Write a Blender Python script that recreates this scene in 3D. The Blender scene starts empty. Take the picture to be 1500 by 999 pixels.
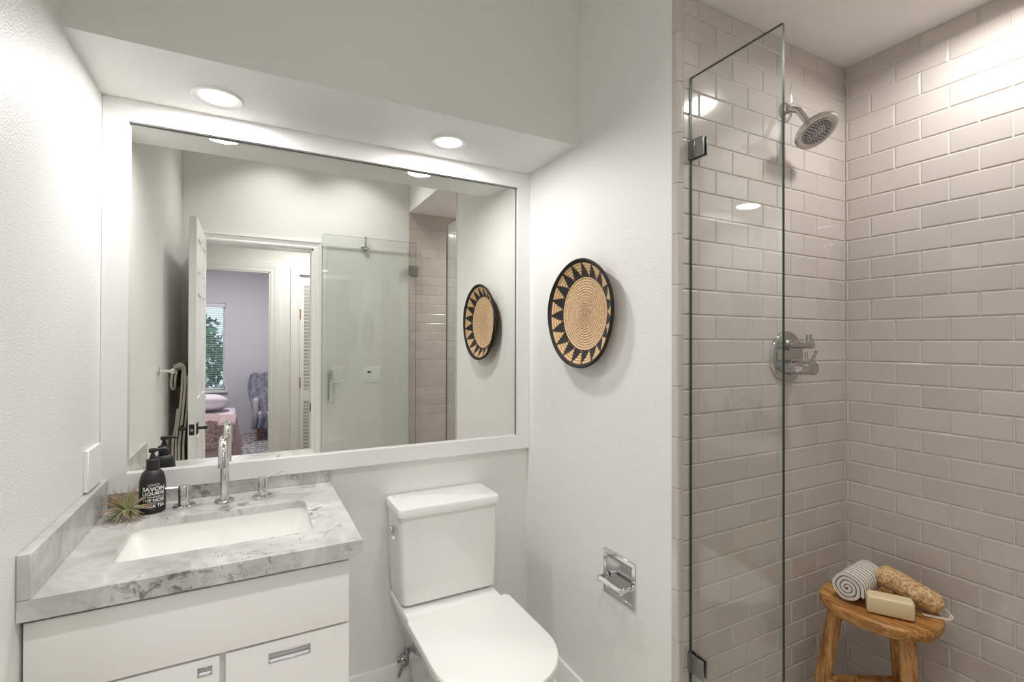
import bpy, bmesh, math, random
from math import pi, sin, cos, radians, sqrt, atan2
from mathutils import Vector, Matrix
random.seed(7)
SC = bpy.context.scene
COL = SC.collection

# ------------------------------------------------------------------ camera, world, exposure
H = 1.3837
cam_d = bpy.data.cameras.new('camera')
cam_d.sensor_width = 36.0
cam_d.lens = 719.68 / 1500 * 36.0
cam_d.shift_y = -(499.5 - 497.85) / 1500
cam_d.clip_start = 0.02
cam = bpy.data.objects.new('camera', cam_d)
COL.objects.link(cam)
YAW, PIT, ROL = radians(27.906), radians(0.3275), radians(0.1536)
fw = Vector((sin(YAW) * cos(PIT), cos(YAW) * cos(PIT), sin(PIT)))
rt = Vector((cos(YAW), -sin(YAW), 0))
up = rt.cross(fw)
rt2 = rt * cos(ROL) + up * sin(ROL) * -1
up2 = up * cos(ROL) + rt * sin(ROL)
# image roll: pixel right = cos*r + sin*u
rt2 = rt * cos(ROL) + up * sin(ROL)
up2 = up * cos(ROL) - rt * sin(ROL)
M = Matrix((rt2, up2, -fw)).transposed().to_4x4()
M.translation = Vector((0, 0, H))
cam.matrix_world = M
SC.camera = cam
SC.view_settings.view_transform = 'Standard'
SC.view_settings.look = 'None'
SC.view_settings.gamma = 1
SC.view_settings.use_curve_mapping = False
SC.view_settings.exposure = 0.32
W = bpy.data.worlds.new('world')
SC.world = W
W.use_nodes = True
W.node_tree.nodes['Background'].inputs[0].default_value = (0.72, 0.86, 1.0, 1)
W.node_tree.nodes['Background'].inputs[1].default_value = 1.15
cy = SC.cycles
cy.use_denoising = True
cy.max_bounces = 14
cy.diffuse_bounces = 7
cy.glossy_bounces = 8
cy.transmission_bounces = 8
cy.transparent_max_bounces = 24
cy.caustics_reflective = False
cy.caustics_refractive = False
cy.sample_clamp_indirect = 6.0
cy.blur_glossy = 0.5

# lamp powers in watts (main, hall and bedroom lamps are added fill, out of view)
P_SOFFIT, P_SHOWER, P_MAIN_FILL, P_HALL_FILL, P_BED_FILL = 4.8, 4.6, 8.0, 9.5, 28.0

# ------------------------------------------------------------------ measures
XL, XR = -0.417, 1.1256
YB, YF, YM, YS = 1.975, 1.952, 1.9724, 1.5777
YH, XSR, XG = 1.065, 2.006, 1.1763
YE = 0.02
ZC, ZS, ZTOP = 2.4393, 2.1567, 2.95
CT = 0.86

# ------------------------------------------------------------------ materials
def srgb(r, g, b):
    f = lambda c: (c / 255 / 12.92) if c / 255 <= 0.04045 else ((c / 255 + 0.055) / 1.055) ** 2.4
    return (f(r), f(g), f(b), 1)

def mat(name, col, rough=0.5, metal=0.0, **kw):
    m = bpy.data.materials.new(name)
    m.use_nodes = True
    b = m.node_tree.nodes['Principled BSDF']
    b.inputs['Base Color'].default_value = col
    b.inputs['Roughness'].default_value = rough
    b.inputs['Metallic'].default_value = metal
    for k, v in kw.items():
        b.inputs[k.replace('_', ' ')].default_value = v
    return m

def N(m, t, **kw):
    n = m.node_tree.nodes.new(t)
    for k, v in kw.items():
        setattr(n, k, v)
    return n

def L(m, a, b):
    m.node_tree.links.new(a, b)

def B(m):
    return m.node_tree.nodes['Principled BSDF']

def coords(m, scale=(1, 1, 1)):
    tc = N(m, 'ShaderNodeTexCoord')
    mp = N(m, 'ShaderNodeMapping')
    mp.inputs['Scale'].default_value = scale
    L(m, tc.outputs['Object'], mp.inputs[0])
    return mp.outputs[0]

def noise(m, vec, scale, detail=2, rough=0.5, dist=0.0):
    n = N(m, 'ShaderNodeTexNoise')
    n.inputs['Scale'].default_value = scale
    n.inputs['Detail'].default_value = detail
    n.inputs['Roughness'].default_value = rough
    n.inputs['Distortion'].default_value = dist
    L(m, vec, n.inputs['Vector'])
    return n.outputs[0]

def ramp(m, fac, stops):
    r = N(m, 'ShaderNodeValToRGB')
    e = r.color_ramp.elements
    while len(e) < len(stops):
        e.new(0.5)
    for i, (p, c) in enumerate(stops):
        e[i].position = p
        e[i].color = c
    L(m, fac, r.inputs[0])
    return r.outputs[0]

def bump(m, h, strength, dist):
    b = N(m, 'ShaderNodeBump')
    b.inputs['Strength'].default_value = strength
    b.inputs['Distance'].default_value = dist
    L(m, h, b.inputs['Height'])
    L(m, b.outputs[0], B(m).inputs['Normal'])

def mth(m, op, a, b=None, c=None):
    n = N(m, 'ShaderNodeMath', operation=op)
    for i, v in enumerate((a, b, c)):
        if v is None:
            continue
        if isinstance(v, (int, float)):
            n.inputs[i].default_value = v
        else:
            L(m, v, n.inputs[i])
    return n.outputs[0]

def mix(m, f, a, b):
    n = N(m, 'ShaderNodeMix', data_type='RGBA')
    for i, v in ((0, f), (6, a), (7, b)):
        if isinstance(v, (int, float, tuple)):
            n.inputs[i].default_value = v
        else:
            L(m, v, n.inputs[i])
    return n.outputs[2]

def paint(name, col, rough=0.5, tex=0.35, scale=230):
    m = mat(name, col, rough)
    v = coords(m)
    h = noise(m, v, scale, 2, 0.55)
    h2 = ramp(m, h, [(0.38, (0, 0, 0, 1)), (0.62, (1, 1, 1, 1))])
    bump(m, h2, tex, 0.0012)
    return m

M_WALL = paint('white textured wall paint', srgb(233, 232, 229), 0.40, 0.45, 200)
M_CEIL = paint('white ceiling paint', srgb(233, 231, 227), 0.6, 0.2, 260)
M_TRIM = mat('white satin trim paint', srgb(236, 236, 234), 0.3)
M_BED_WALL = paint('pale lilac wall paint', srgb(212, 210, 217), 0.55, 0.1)
M_CAB = mat('off white lacquer', srgb(234, 232, 229), 0.28)
M_CAB_IN = mat('cabinet carcass', srgb(205, 202, 197), 0.5)
M_PORC = mat('white porcelain', srgb(240, 239, 236), 0.07)
M_PORC.node_tree.nodes['Principled BSDF'].inputs['Coat Weight'].default_value = 0.6
M_SEAT = mat('white plastic seat', srgb(240, 239, 235), 0.16)
M_CHROME = mat('chrome', (0.70, 0.70, 0.70, 1), 0.07, 1.0)
M_CLAMP = mat('satin grey metal', (0.30, 0.30, 0.29, 1), 0.3, 1.0)
M_SHCHR = mat('shower chrome', (0.50, 0.49, 0.48, 1), 0.09, 1.0)
M_NICKEL = mat('brushed nickel', (0.60, 0.57, 0.54, 1), 0.18, 1.0)
M_STEEL = mat('satin steel', (0.42, 0.42, 0.42, 1), 0.35, 1.0)
M_BLACK = mat('matte black metal', (0.012, 0.012, 0.013, 1), 0.35)
M_BOTTLE = mat('black plastic bottle', (0.014, 0.014, 0.015, 1), 0.42)
M_INK = mat('white label ink', srgb(235, 235, 232), 0.6)
M_MIRROR = mat('mirror silver', (0.90, 0.91, 0.875, 1), 0.0, 1.0)
M_MEDGE = mat('mirror dark edge', (0.10, 0.11, 0.10, 1), 0.3)
M_PLATE = mat('white plate plastic', srgb(240, 240, 238), 0.3)
M_DARK = mat('dark gap', (0.03, 0.03, 0.03, 1), 0.7)
M_BRASS = mat('copper hinge', (0.55, 0.25, 0.13, 1), 0.35, 0.8)
M_SOAP = mat('cream soap', srgb(226, 209, 168), 0.38, 0.0, Subsurface_Weight=0.15, Subsurface_Scale=0.01)
M_CORD = mat('cream cotton cord', srgb(226, 214, 190), 0.8)
M_GROUT = mat('pale grout', srgb(216, 211, 204), 0.85)
M_FLOOR = mat('pale floor tile', srgb(226, 223, 218), 0.4)
M_WOODFL = mat('brown wood floor', srgb(132, 108, 86), 0.4)
M_DISPLAY = mat('dark lcd display', srgb(70, 76, 72), 0.2)
M_BLIND = mat('white blind slat', srgb(225, 226, 232), 0.5)
M_BRAID = mat('braided steel hose', (0.34, 0.34, 0.35, 1), 0.35, 1.0)

def emis(name, col, s):
    m = mat(name, (0.9, 0.9, 0.9, 1), 0.5)
    B(m).inputs['Emission Color'].default_value = col
    B(m).inputs['Emission Strength'].default_value = s
    return m
M_LENS = emis('lit lamp lens', (1.0, 0.985, 0.96, 1), 6.0)

# glossy tile with a faint tone change from tile to tile
M_TILE = mat('glazed warm grey tile', srgb(200, 192, 184), 0.12, Coat_Weight=0.5, Coat_Roughness=0.05)
g = N(M_TILE, 'ShaderNodeNewGeometry')
cl = ramp(M_TILE, g.outputs['Random Per Island'], [(0.0, srgb(192, 184, 177)), (1.0, srgb(201, 193, 186))])
L(M_TILE, cl, B(M_TILE).inputs['Base Color'])
bump(M_TILE, noise(M_TILE, coords(M_TILE), 11, 1), 0.10, 0.002)

# thin clear glass: part passes straight, part mirrors (Fresnel)
def glass(name, tint):
    m = bpy.data.materials.new(name)
    m.use_nodes = True
    nt = m.node_tree
    nt.nodes.remove(nt.nodes['Principled BSDF'])
    out = nt.nodes['Material Output']
    lw = N(m, 'ShaderNodeLayerWeight')
    lw.inputs[0].default_value = 0.5
    fr = N(m, 'ShaderNodeMath', operation='MULTIPLY_ADD')
    L(m, mth(m, 'POWER', lw.outputs['Facing'], 5.0), fr.inputs[0])
    fr.inputs[1].default_value = 0.96
    fr.inputs[2].default_value = 0.04
    t = N(m, 'ShaderNodeBsdfTransparent')
    t.inputs[0].default_value = tint
    gl = N(m, 'ShaderNodeBsdfGlossy')
    gl.inputs['Roughness'].default_value = 0.0
    gl.inputs['Color'].default_value = (0.95, 0.97, 0.96, 1)
    mx = N(m, 'ShaderNodeMixShader')
    L(m, fr.outputs[0], mx.inputs[0])
    L(m, t.outputs[0], mx.inputs[1])
    L(m, gl.outputs[0], mx.inputs[2])
    L(m, mx.outputs[0], out.inputs[0])
    return m
M_GLASS = glass('pale green glass', (0.968, 0.984, 0.974, 1))
M_WGLASS = glass('window glass', (0.98, 0.99, 0.99, 1))
M_GEDGE = mat('green glass edge', (0.03, 0.06, 0.05, 1), 0.35, Specular_IOR_Level=0.2)
M_CLEAR = glass('clear acrylic', (0.95, 0.95, 0.95, 1))

# marble
ORG = (-0.0765, 1.65625, 0.8165)
M_MARB = mat('grey veined quartzite', srgb(215, 212, 207), 0.22)
def _marble(m):
    v = coords(m)
    base = ramp(m, noise(m, v, 7, 6, 0.62, 0.6), [(0.3, srgb(164, 161, 157)), (0.5, srgb(194, 192, 188)), (0.7, srgb(218, 216, 213))])
    n1 = noise(m, v, 5.0, 7, 0.62, 1.2)
    vein = mth(m, 'ABSOLUTE', mth(m, 'SUBTRACT', n1, 0.5))
    line = ramp(m, vein, [(0.0, (1, 1, 1, 1)), (0.012, (0, 0, 0, 1))])
    mask = ramp(m, noise(m, v, 3.1, 2), [(0.50, (0, 0, 0, 1)), (0.60, (1, 1, 1, 1))])
    n2 = noise(m, v, 26, 7, 0.72, 0.6)
    blot = ramp(m, n2, [(0.50, (0, 0, 0, 1)), (0.60, (1, 1, 1, 1))])
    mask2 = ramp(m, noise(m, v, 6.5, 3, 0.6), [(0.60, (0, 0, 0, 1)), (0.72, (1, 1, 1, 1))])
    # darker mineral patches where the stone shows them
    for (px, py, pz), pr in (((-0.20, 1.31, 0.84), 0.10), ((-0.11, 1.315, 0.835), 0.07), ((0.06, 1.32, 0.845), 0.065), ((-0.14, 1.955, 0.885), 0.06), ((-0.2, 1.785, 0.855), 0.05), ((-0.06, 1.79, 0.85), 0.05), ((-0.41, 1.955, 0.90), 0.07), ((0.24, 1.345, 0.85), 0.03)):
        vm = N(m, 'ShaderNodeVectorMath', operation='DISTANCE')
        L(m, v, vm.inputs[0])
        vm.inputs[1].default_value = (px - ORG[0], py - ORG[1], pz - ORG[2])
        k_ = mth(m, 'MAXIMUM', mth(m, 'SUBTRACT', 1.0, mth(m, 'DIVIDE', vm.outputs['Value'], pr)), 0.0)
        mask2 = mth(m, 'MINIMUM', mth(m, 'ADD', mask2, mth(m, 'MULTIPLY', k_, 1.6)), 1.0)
    f1 = mth(m, 'MULTIPLY', line, mth(m, 'MULTIPLY', mask, 0.75))
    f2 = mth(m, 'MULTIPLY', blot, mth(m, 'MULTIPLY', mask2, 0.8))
    c = mix(m, f1, base, srgb(118, 112, 106))
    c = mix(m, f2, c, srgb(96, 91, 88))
    L(m, c, B(m).inputs['Base Color'])
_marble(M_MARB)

def wood(name, c0, c1, c2, axis, scale=26):
    m = mat(name, c1, 0.45)
    sc = [1, 1, 1]
    sc[axis] = 0.10
    v = coords(m, tuple(sc))
    n1 = noise(m, v, scale * 2.2, 5, 0.6, 1.0)
    c = ramp(m, n1, [(0.32, c0), (0.5, c1), (0.68, c2)])
    n2 = noise(m, v, scale * 9, 2)
    c = mix(m, mth(m, 'MULTIPLY', ramp(m, n2, [(0.5, (0, 0, 0, 1)), (0.62, (1, 1, 1, 1))]), 0.35), c, c0)
    L(m, c, B(m).inputs['Base Color'])
    bump(m, n1, 0.25, 0.002)
    return m
M_WOODY = wood('amber oak grain', srgb(122, 76, 34), srgb(186, 132, 70), srgb(216, 168, 104), 1)
M_WOODZ = wood('amber oak leg', srgb(128, 82, 40), srgb(188, 138, 80), srgb(216, 172, 114), 2)
M_LEGW = wood('reddish wood leg', srgb(120, 76, 58), srgb(160, 110, 88), srgb(180, 132, 108), 2)

def striped(name, axis, per, width, base=srgb(226, 220, 211), dark=srgb(26, 25, 28), off=0.0):
    m = mat(name, base, 0.95)
    v = coords(m)
    s = N(m, 'ShaderNodeSeparateXYZ')
    L(m, v, s.inputs[0])
    wob = mth(m, 'MULTIPLY', mth(m, 'SUBTRACT', noise(m, v, 40, 1), 0.5), per * 0.16)
    a = mth(m, 'ADD', mth(m, 'ADD', s.outputs[axis], off), wob)
    fr = mth(m, 'FRACT', mth(m, 'DIVIDE', a, per))
    f = mth(m, 'LESS_THAN', fr, width / per)
    L(m, mix(m, f, base, dark), B(m).inputs['Base Color'])
    bump(m, noise(m, v, 700, 2), 0.4, 0.001)
    return m

# ------------------------------------------------------------------ mesh helpers
def box(bm, x0, x1, y0, y1, z0, z1, mi=0, bev=0.0, seg=2):
    b = bmesh.new()
    bmesh.ops.create_cube(b, size=1)
    for v in b.verts:
        v.co = Vector(((x0 + x1) / 2 + v.co.x * (x1 - x0), (y0 + y1) / 2 + v.co.y * (y1 - y0), (z0 + z1) / 2 + v.co.z * (z1 - z0)))
    if bev > 0:
        bmesh.ops.bevel(b, geom=b.edges[:], offset=bev, segments=seg, affect='EDGES', profile=0.5)
    merge(bm, b, mi)
    return bm

def merge(bm, b, mi=0, mtx=None):
    if mtx is not None:
        bmesh.ops.transform(b, matrix=mtx, verts=b.verts[:])
    vm = {v: bm.verts.new(v.co) for v in b.verts}
    for f in b.faces:
        try:
            nf = bm.faces.new([vm[v] for v in f.verts])
            nf.material_index = mi if mi is not None else f.material_index
            nf.smooth = f.smooth
        except ValueError:
            pass
    b.free()

def loft(bm, rings, cap0=True, cap1=True, mi=0, smooth=True, closed=True):
    vs = [[bm.verts.new(Vector(p)) for p in r] for r in rings]
    n = len(rings[0])
    for a, b in zip(vs[:-1], vs[1:]):
        for i in range(n if closed else n - 1):
            j = (i + 1) % n
            f = bm.faces.new((a[i], a[j], b[j], b[i]))
            f.material_index = mi
            f.smooth = smooth
    if cap0:
        f = bm.faces.new(vs[0][::-1]); f.material_index = mi; f.smooth = smooth
    if cap1:
        f = bm.faces.new(vs[-1]); f.material_index = mi; f.smooth = smooth
    return vs

def frame_of(d):
    d = Vector(d).normalized()
    a = Vector((0, 0, 1)) if abs(d.z) < 0.9 else Vector((1, 0, 0))
    u = d.cross(a).normalized()
    return u, d.cross(u).normalized()

def tube(bm, pts, rad, n=16, mi=0, cap=True):
    pts = [Vector(p) for p in pts]
    if not hasattr(rad, '__len__'):
        rad = [rad] * len(pts)
    rings = []
    u = None
    for i, p in enumerate(pts):
        d = (pts[min(i + 1, len(pts) - 1)] - pts[max(i - 1, 0)]).normalized()
        if u is None:
            u, w = frame_of(d)
        else:
            u = (u - d * u.dot(d)).normalized()
            w = d.cross(u).normalized()
        rings.append([p + (u * cos(2 * pi * k / n) + w * sin(2 * pi * k / n)) * rad[i] for k in range(n)])
    loft(bm, rings, cap, cap, mi)
    return bm

def lathe(bm, c, axis, prof, n=48, mi=0, cap0=True, cap1=True):
    """prof: (distance along axis, radius)"""
    c = Vector(c); d = Vector(axis).normalized()
    u, w = frame_of(d)
    rings = [[c + d * t + (u * cos(2 * pi * k / n) + w * sin(2 * pi * k / n)) * max(r, 1e-5) for k in range(n)] for t, r in prof]
    loft(bm, rings, cap0, cap1, mi)
    return bm

def rr(x0, x1, y0, y1, r, z, n=6):
    """rounded rectangle ring, r = radius or (r x1y1, x0y1, x0y0, x1y0)"""
    if not hasattr(r, '__len__'):
        r = (r,) * 4
    out = []
    for i, (cx, cy_, sx, sy) in enumerate(((x1, y1, -1, -1), (x0, y1, 1, -1), (x0, y0, 1, 1), (x1, y0, -1, 1))):
        q = r[i]
        rx, ry = (q if hasattr(q, '__len__') else (q, q))
        for k in range(n + 1):
            a = (i * 90 + 90 * k / n) * pi / 180
            out.append((cx + sx * rx + cos(a) * rx, cy_ + sy * ry + sin(a) * ry, z))
    return out

def newbm():
    return bmesh.new()

# ------------------------------------------------------------------ object helpers
def sharp(me, ang=38):
    try:
        me.set_sharp_from_angle(angle=radians(ang))
    except Exception:
        pass

def root_loc(o):
    while o.parent:
        o = o.parent
    return o.location

def obj(name, bm, m, parent=None, smooth=False, base=None, recalc=True, ang=38):
    if recalc:
        bmesh.ops.recalc_face_normals(bm, faces=bm.faces[:])
    me = bpy.data.meshes.new(name)
    if parent is not None:
        off = root_loc(parent)
    else:
        if base is None:
            xs = [v.co for v in bm.verts]
            mn = Vector([min(c[i] for c in xs) for i in range(3)])
            mx = Vector([max(c[i] for c in xs) for i in range(3)])
            base = Vector(((mn.x + mx.x) / 2, (mn.y + mx.y) / 2, mn.z))
        off = Vector(base)
    bmesh.ops.translate(bm, verts=bm.verts[:], vec=-Vector(off))
    if smooth:
        for f in bm.faces:
            f.smooth = True
    bm.to_mesh(me)
    bm.free()
    sharp(me, ang)
    for k in (m if isinstance(m, (list, tuple)) else [m]):
        me.materials.append(k)
    o = bpy.data.objects.new(name, me)
    COL.objects.link(o)
    if parent is not None:
        o.parent = parent
    else:
        o.location = off
    return o

def tag(o, label, cat, group=None):
    o['label'] = label
    o['category'] = cat
    if group:
        o['group'] = group
    return o

def thing(name, label, cat, loc, group=None):
    o = bpy.data.objects.new(name, None)
    o.empty_display_size = 0.05
    o.location = loc
    COL.objects.link(o)
    return tag(o, label, cat, group)

def struct(name, bm, m, parent=None, **kw):
    o = obj(name, bm, m, parent, **kw)
    if parent is None:
        o['kind'] = 'structure'
    return o

def lamp(name, loc, power, size, col=(1, 0.99, 0.978), parent=None, spread=pi, aim=None):
    d = bpy.data.lights.new(name, 'AREA')
    d.shape = 'DISK'
    d.size = size
    d.energy = power
    d.color = col
    d.spread = spread
    o = bpy.data.objects.new(name, d)
    COL.objects.link(o)
    o.location = Vector(loc) - (root_loc(parent) if parent else Vector())
    if parent:
        o.parent = parent
    return o

# ================================================================== SETTING
# left wall
struct('wall_left', box(newbm(), XL - 0.1, XL, -0.1, YB + 0.1, 0, ZTOP), M_WALL)
struct('wall_back', box(newbm(), XL, XR, YB, YB + 0.1, 0, ZTOP), M_WALL)
# right wall ends at the shower, then goes on as a header over the shower opening
b = newbm()
box(b, XR, XR + 0.12, 1.089, YB + 0.1, 0, ZTOP)
box(b, XR, XR + 0.12, YE, 1.089, ZC, ZTOP)
struct('wall_right', b, M_WALL)
# entry wall with the door opening
DX0, DX1, DZ = -0.302, 0.402, 2.075
b = newbm()
box(b, XL, DX0, YE - 0.12, YE, 0, ZTOP)
box(b, DX1, XR, YE - 0.12, YE, 0, ZTOP)
box(b, DX0, DX1, YE - 0.12, YE, DZ, ZTOP)
box(b, XR, XSR + 0.1, YE - 0.12, YE - 0.008, 0, ZC)
struct('wall_front', b, M_WALL)
struct('ceiling', box(newbm(), XL - 0.1, XR + 0.12, YE - 0.12, YB + 0.1, ZTOP, ZTOP + 0.1), M_CEIL)
struct('ceiling_shower', box(newbm(), XR + 0.12, XSR + 0.1, YE - 0.12, 1.2, ZC, ZC + 0.1), M_CEIL)
b = newbm()
box(b, XL, XR, YS, YB, ZS, ZTOP)
struct('ceiling_soffit', b, M_WALL)
struct('floor', box(newbm(), XL - 0.1, XSR + 0.1, YE - 0.12, YB + 0.1, -0.08, 0), M_FLOOR)
struct('floor_shower', box(newbm(), XR + 0.1, XSR, YE, YH, 0.0, 0.03), M_TILE)
struct('trim_curb', box(newbm(), XR, XR + 0.1, YE, YH, 0.0, 0.11, bev=0.004), M_TILE)

# tiled walls, every tile a bevelled slab in one mesh per wall
PITCH, TW = 0.0760, 0.1530
def tilewall(name, o, u, n, u0, u1, a_odd, a_even, z0=0.03, z1=ZC, ext=1):
    o, u, n = Vector(o), Vector(u), Vector(n)
    bm = newbm()
    T, g, bv = 0.008, 0.0016, 0.0032
    def P(a, z, h):
        return o + u * a + Vector((0, 0, z)) + n * (h - T)
    # grout bed + backing
    f = bm.faces.new([bm.verts.new(P(a, z, T - 0.0028)) for a, z in ((u0, z0), (u1, z0), (u1, z1), (u0, z1))])
    f.material_index = 1
    k = -13
    while True:
        za, zb = 0.938 + PITCH * k, 0.938 + PITCH * (k + 1)
        if za >= z1:
            break
        za, zb = max(za, z0), min(zb, z1)
        if zb - za > 0.006:
            anchor = a_odd if k % 2 else a_even
            s = anchor + math.floor((u0 - anchor) / TW) * TW
            while s < u1:
                a0, a1 = max(s, u0), min(s + TW, u1)
                if a1 - a0 > 0.006:
                    A0, A1, Z0, Z1 = a0 + g, a1 - g, za + g, zb - g
                    tl = [random.uniform(-0.00004, 0.00004) for _ in range(4)]
                    lo = [(A0, Z0), (A1, Z0), (A1, Z1), (A0, Z1)]
                    hi = [(A0 + bv, Z0 + bv), (A1 - bv, Z0 + bv), (A1 - bv, Z1 - bv), (A0 + bv, Z1 - bv)]
                    r0 = [bm.verts.new(P(a, z, T - 0.0029)) for a, z in lo]
                    r1 = [bm.verts.new(P(a, z, T - 0.0016)) for a, z in lo]
                    r2 = [bm.verts.new(P(a, z, T + t)) for (a, z), t in zip(hi, tl)]
                    for i in range(4):
                        j = (i + 1) % 4
                        bm.faces.new((r0[i], r0[j], r1[j], r1[i]))
                        bm.faces.new((r1[i], r1[j], r2[j], r2[i]))
                    bm.faces.new(r2)
                s += TW
        k += 1
    # orient towards n
    for f in bm.faces:
        f.normal_update()
        if f.normal.dot(n) < 0:
            f.normal_flip()
    bk = newbm()
    c = [P(a, z, T - h) for a in (u0 - 0.02 * ext, u1 + 0.02) for z in (z0 - 0.03, z1) for h in (0.003, 0.1)]
    mn = [min(p[i] for p in c) for i in range(3)]; mx = [max(p[i] for p in c) for i in range(3)]
    box(bk, mn[0], mx[0], mn[1], mx[1], mn[2], mx[2])
    merge(bm, bk, 1)
    return struct(name, bm, [M_TILE, M_GROUT], recalc=False, ang=12)

tilewall('wall_shower_back', (0, YH, 0), (1, 0, 0), (0, -1, 0), XR + 0.0185, XSR, 1.214, 1.290, ext=0)
tilewall('wall_shower_right', (XSR, 0, 0), (0, 1, 0), (-1, 0, 0), YE + 0.002, YH, 0.977, 0.900)
tilewall('wall_shower_front', (0, YE + 0.002, 0), (1, 0, 0), (0, 1, 0), XR + 0.0, XSR, 1.214, 1.290, ext=0)

# glazed edge trim at the end of the white wall: short pieces one above the other
b = newbm()
for k in range(-6, 11):
    z0, z1 = 0.95 + 0.1525 * k + 0.0008, 0.95 + 0.1525 * (k + 1) - 0.0008
    z0, z1 = max(z0, 0.0), min(z1, ZC)
    if z1 - z0 < 0.01:
        continue
    prof = [(XR + 0.001, 1.0888), (XR - 0.002, 1.0885), (XR - 0.002, 1.072)]
    for q in range(7):
        a = pi + pi / 2 * q / 6
        prof.append((XR + 0.007 + 0.009 * cos(a), 1.072 + 0.009 * sin(a)))
    prof += [(XR + 0.0172, YH - 0.002), (XR + 0.0172, 1.088)]
    loft(b, [[(x, y, z0) for x, y in prof], [(x, y, z1) for x, y in prof]], smooth=False)
struct('trim_tile_edge', b, M_TILE)
b = newbm()
box(b, XR + 0.001, XR + 0.0165, 1.068, 1.0885, 0, ZC)
struct('trim_tile_grout', b, M_GROUT)

# baseboards
def skirting(name, x0, x1, y0, y1, h=0.094):
    return struct(name, box(newbm(), x0, x1, y0, y1, 0, h, bev=0.003), M_TRIM)
skirting('baseboard_back', 0.24, XR - 0.013, YB - 0.013, YB)
skirting('baseboard_right', XR - 0.013, XR, 1.09, YB)
skirting('baseboard_left', XL, XL + 0.013, YE, 1.33)

# door casing on the bathroom side, jambs
def casing(bm, x0, x1, z1, y, w=0.066, t=0.016, s=1):
    prof = [(0, 0.6), (0.012, 0.75), (0.02, 0.5), (0.045, 0.85), (w - 0.008, 1.0), (w, 1.0)]
    def strip(P):
        for (a, ha), (c, hc) in zip(prof[:-1], prof[1:]):
            P(a, c, ha, hc)
    def quad(pts):
        bm.faces.new([bm.verts.new(p) for p in pts])
    for (a, ha), (c, hc) in zip(prof[:-1], prof[1:]):
        for sx, xe in ((-1, x0), (1, x1)):
            quad([(xe + sx * a, y + s * t * ha, 0), (xe + sx * c, y + s * t * hc, 0), (xe + sx * c, y + s * t * hc, z1 + c), (xe + sx * a, y + s * t * ha, z1 + a)])
        quad([(x0 - a, y + s * t * ha, z1 + a), (x1 + a, y + s * t * ha, z1 + a), (x1 + c, y + s * t * hc, z1 + c), (x0 - c, y + s * t * hc, z1 + c)])
    for sx, xe in ((-1, x0), (1, x1)):
        quad([(xe + sx * w, y + s * t, 0), (xe + sx * w, y, 0), (xe + sx * w, y, z1 + w), (xe + sx * w, y + s * t, z1 + w)])
        quad([(xe, y + s * t * .6, 0), (xe, y, 0), (xe, y, z1), (xe, y + s * t * .6, z1)])
    quad([(x0 - w, y + s * t, z1 + w), (x1 + w, y + s * t, z1 + w), (x1 + w, y, z1 + w), (x0 - w, y, z1 + w)])
    quad([(x0, y + s * t * .6, z1), (x1, y + s * t * .6, z1), (x1, y, z1), (x0, y, z1)])

b = newbm(); casing(b, DX0, DX1, DZ, YE, 0.056); struct('trim_1', b, M_TRIM)
b = newbm()
box(b, DX1 - 0.012, DX1 + 0.001, YE - 0.125, YE + 0.005, 0, DZ)
box(b, DX0 - 0.001, DX0 + 0.012, YE - 0.125, YE + 0.005, 0, DZ)
box(b, DX0, DX1, YE - 0.125, YE + 0.005, DZ - 0.012, DZ + 0.001)
jamb = struct('trim_2', b, M_TRIM)
obj('strike_plate', box(newbm(), DX1 - 0.0165, DX1 - 0.0125, YE - 0.05, YE + 0.004, 0.87, 0.93), M_BLACK, jamb)

# bathroom door, open into the room
LX0, LX1, LY0, LY1 = -0.311, -0.274, 0.04, 0.70
b = newbm()
box(b, LX0 + 0.006, LX1 - 0.006, LY0, LY1, 0.012, 2.085)
def stile(y0, y1, z0, z1):
    box(b, LX0, LX0 + 0.0065, y0, y1, z0, z1, bev=0.0015, seg=1)
    box(b, LX1 - 0.0065, LX1, y0, y1, z0, z1, bev=0.0015, seg=1)
for y0, y1 in ((LY0, LY0 + 0.1), (LY1 - 0.1, LY1), (0.325, 0.415)):
    stile(y0, y1, 0.012, 2.085)
for z0, z1 in ((0.012, 0.22), (0.86, 1.06), (1.66, 1.76), (1.98, 2.085)):
    stile(LY0 + 0.1, 0.325, z0, z1); stile(0.415, LY1 - 0.1, z0, z1)
for y0, y1 in ((LY0 + 0.13, 0.295), (0.445, LY1 - 0.13)):
    for z0, z1 in ((0.25, 0.83), (1.09, 1.63), (1.79, 1.95)):
        box(b, LX0 + 0.002, LX1 - 0.002, y0, y1, z0, z1, bev=0.004, seg=1)
door = struct('door_1', b, M_TRIM)
b = newbm()
box(b, LX0 + 0.006, LX1 - 0.006, LY1 - 0.001, LY1 + 0.0015, 0.865, 0.925, 0, 0.0005, 1)
lathe(b, ((LX0 + LX1) / 2, LY1 + 0.001, 0.893), (0, 1, 0), [(0, 0.009), (0.006, 0.008)], 20, 1)
obj('latch_plate', b, [M_BLACK, M_STEEL], door)
for sx, xe in ((-1, LX0), (1, LX1)):
    b = newbm()
    box(b, min(xe, xe + sx * 0.007), max(xe, xe + sx * 0.007), LY1 - 0.088, LY1 - 0.028, 0.865, 0.925, bev=0.001, seg=1)
    c = xe + sx * 0.007
    tube(b, [(c, LY1 - 0.06, 0.895), (c + sx * 0.036, LY1 - 0.06, 0.895)], 0.009)
    tube(b, [(c + sx * 0.036, LY1 - 0.052, 0.895), (c + sx * 0.037, LY1 - 0.10, 0.895), (c + sx * 0.035, LY1 - 0.165, 0.895)], [0.009, 0.009, 0.007])
    obj('door_lever', b, M_BLACK, door)

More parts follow.
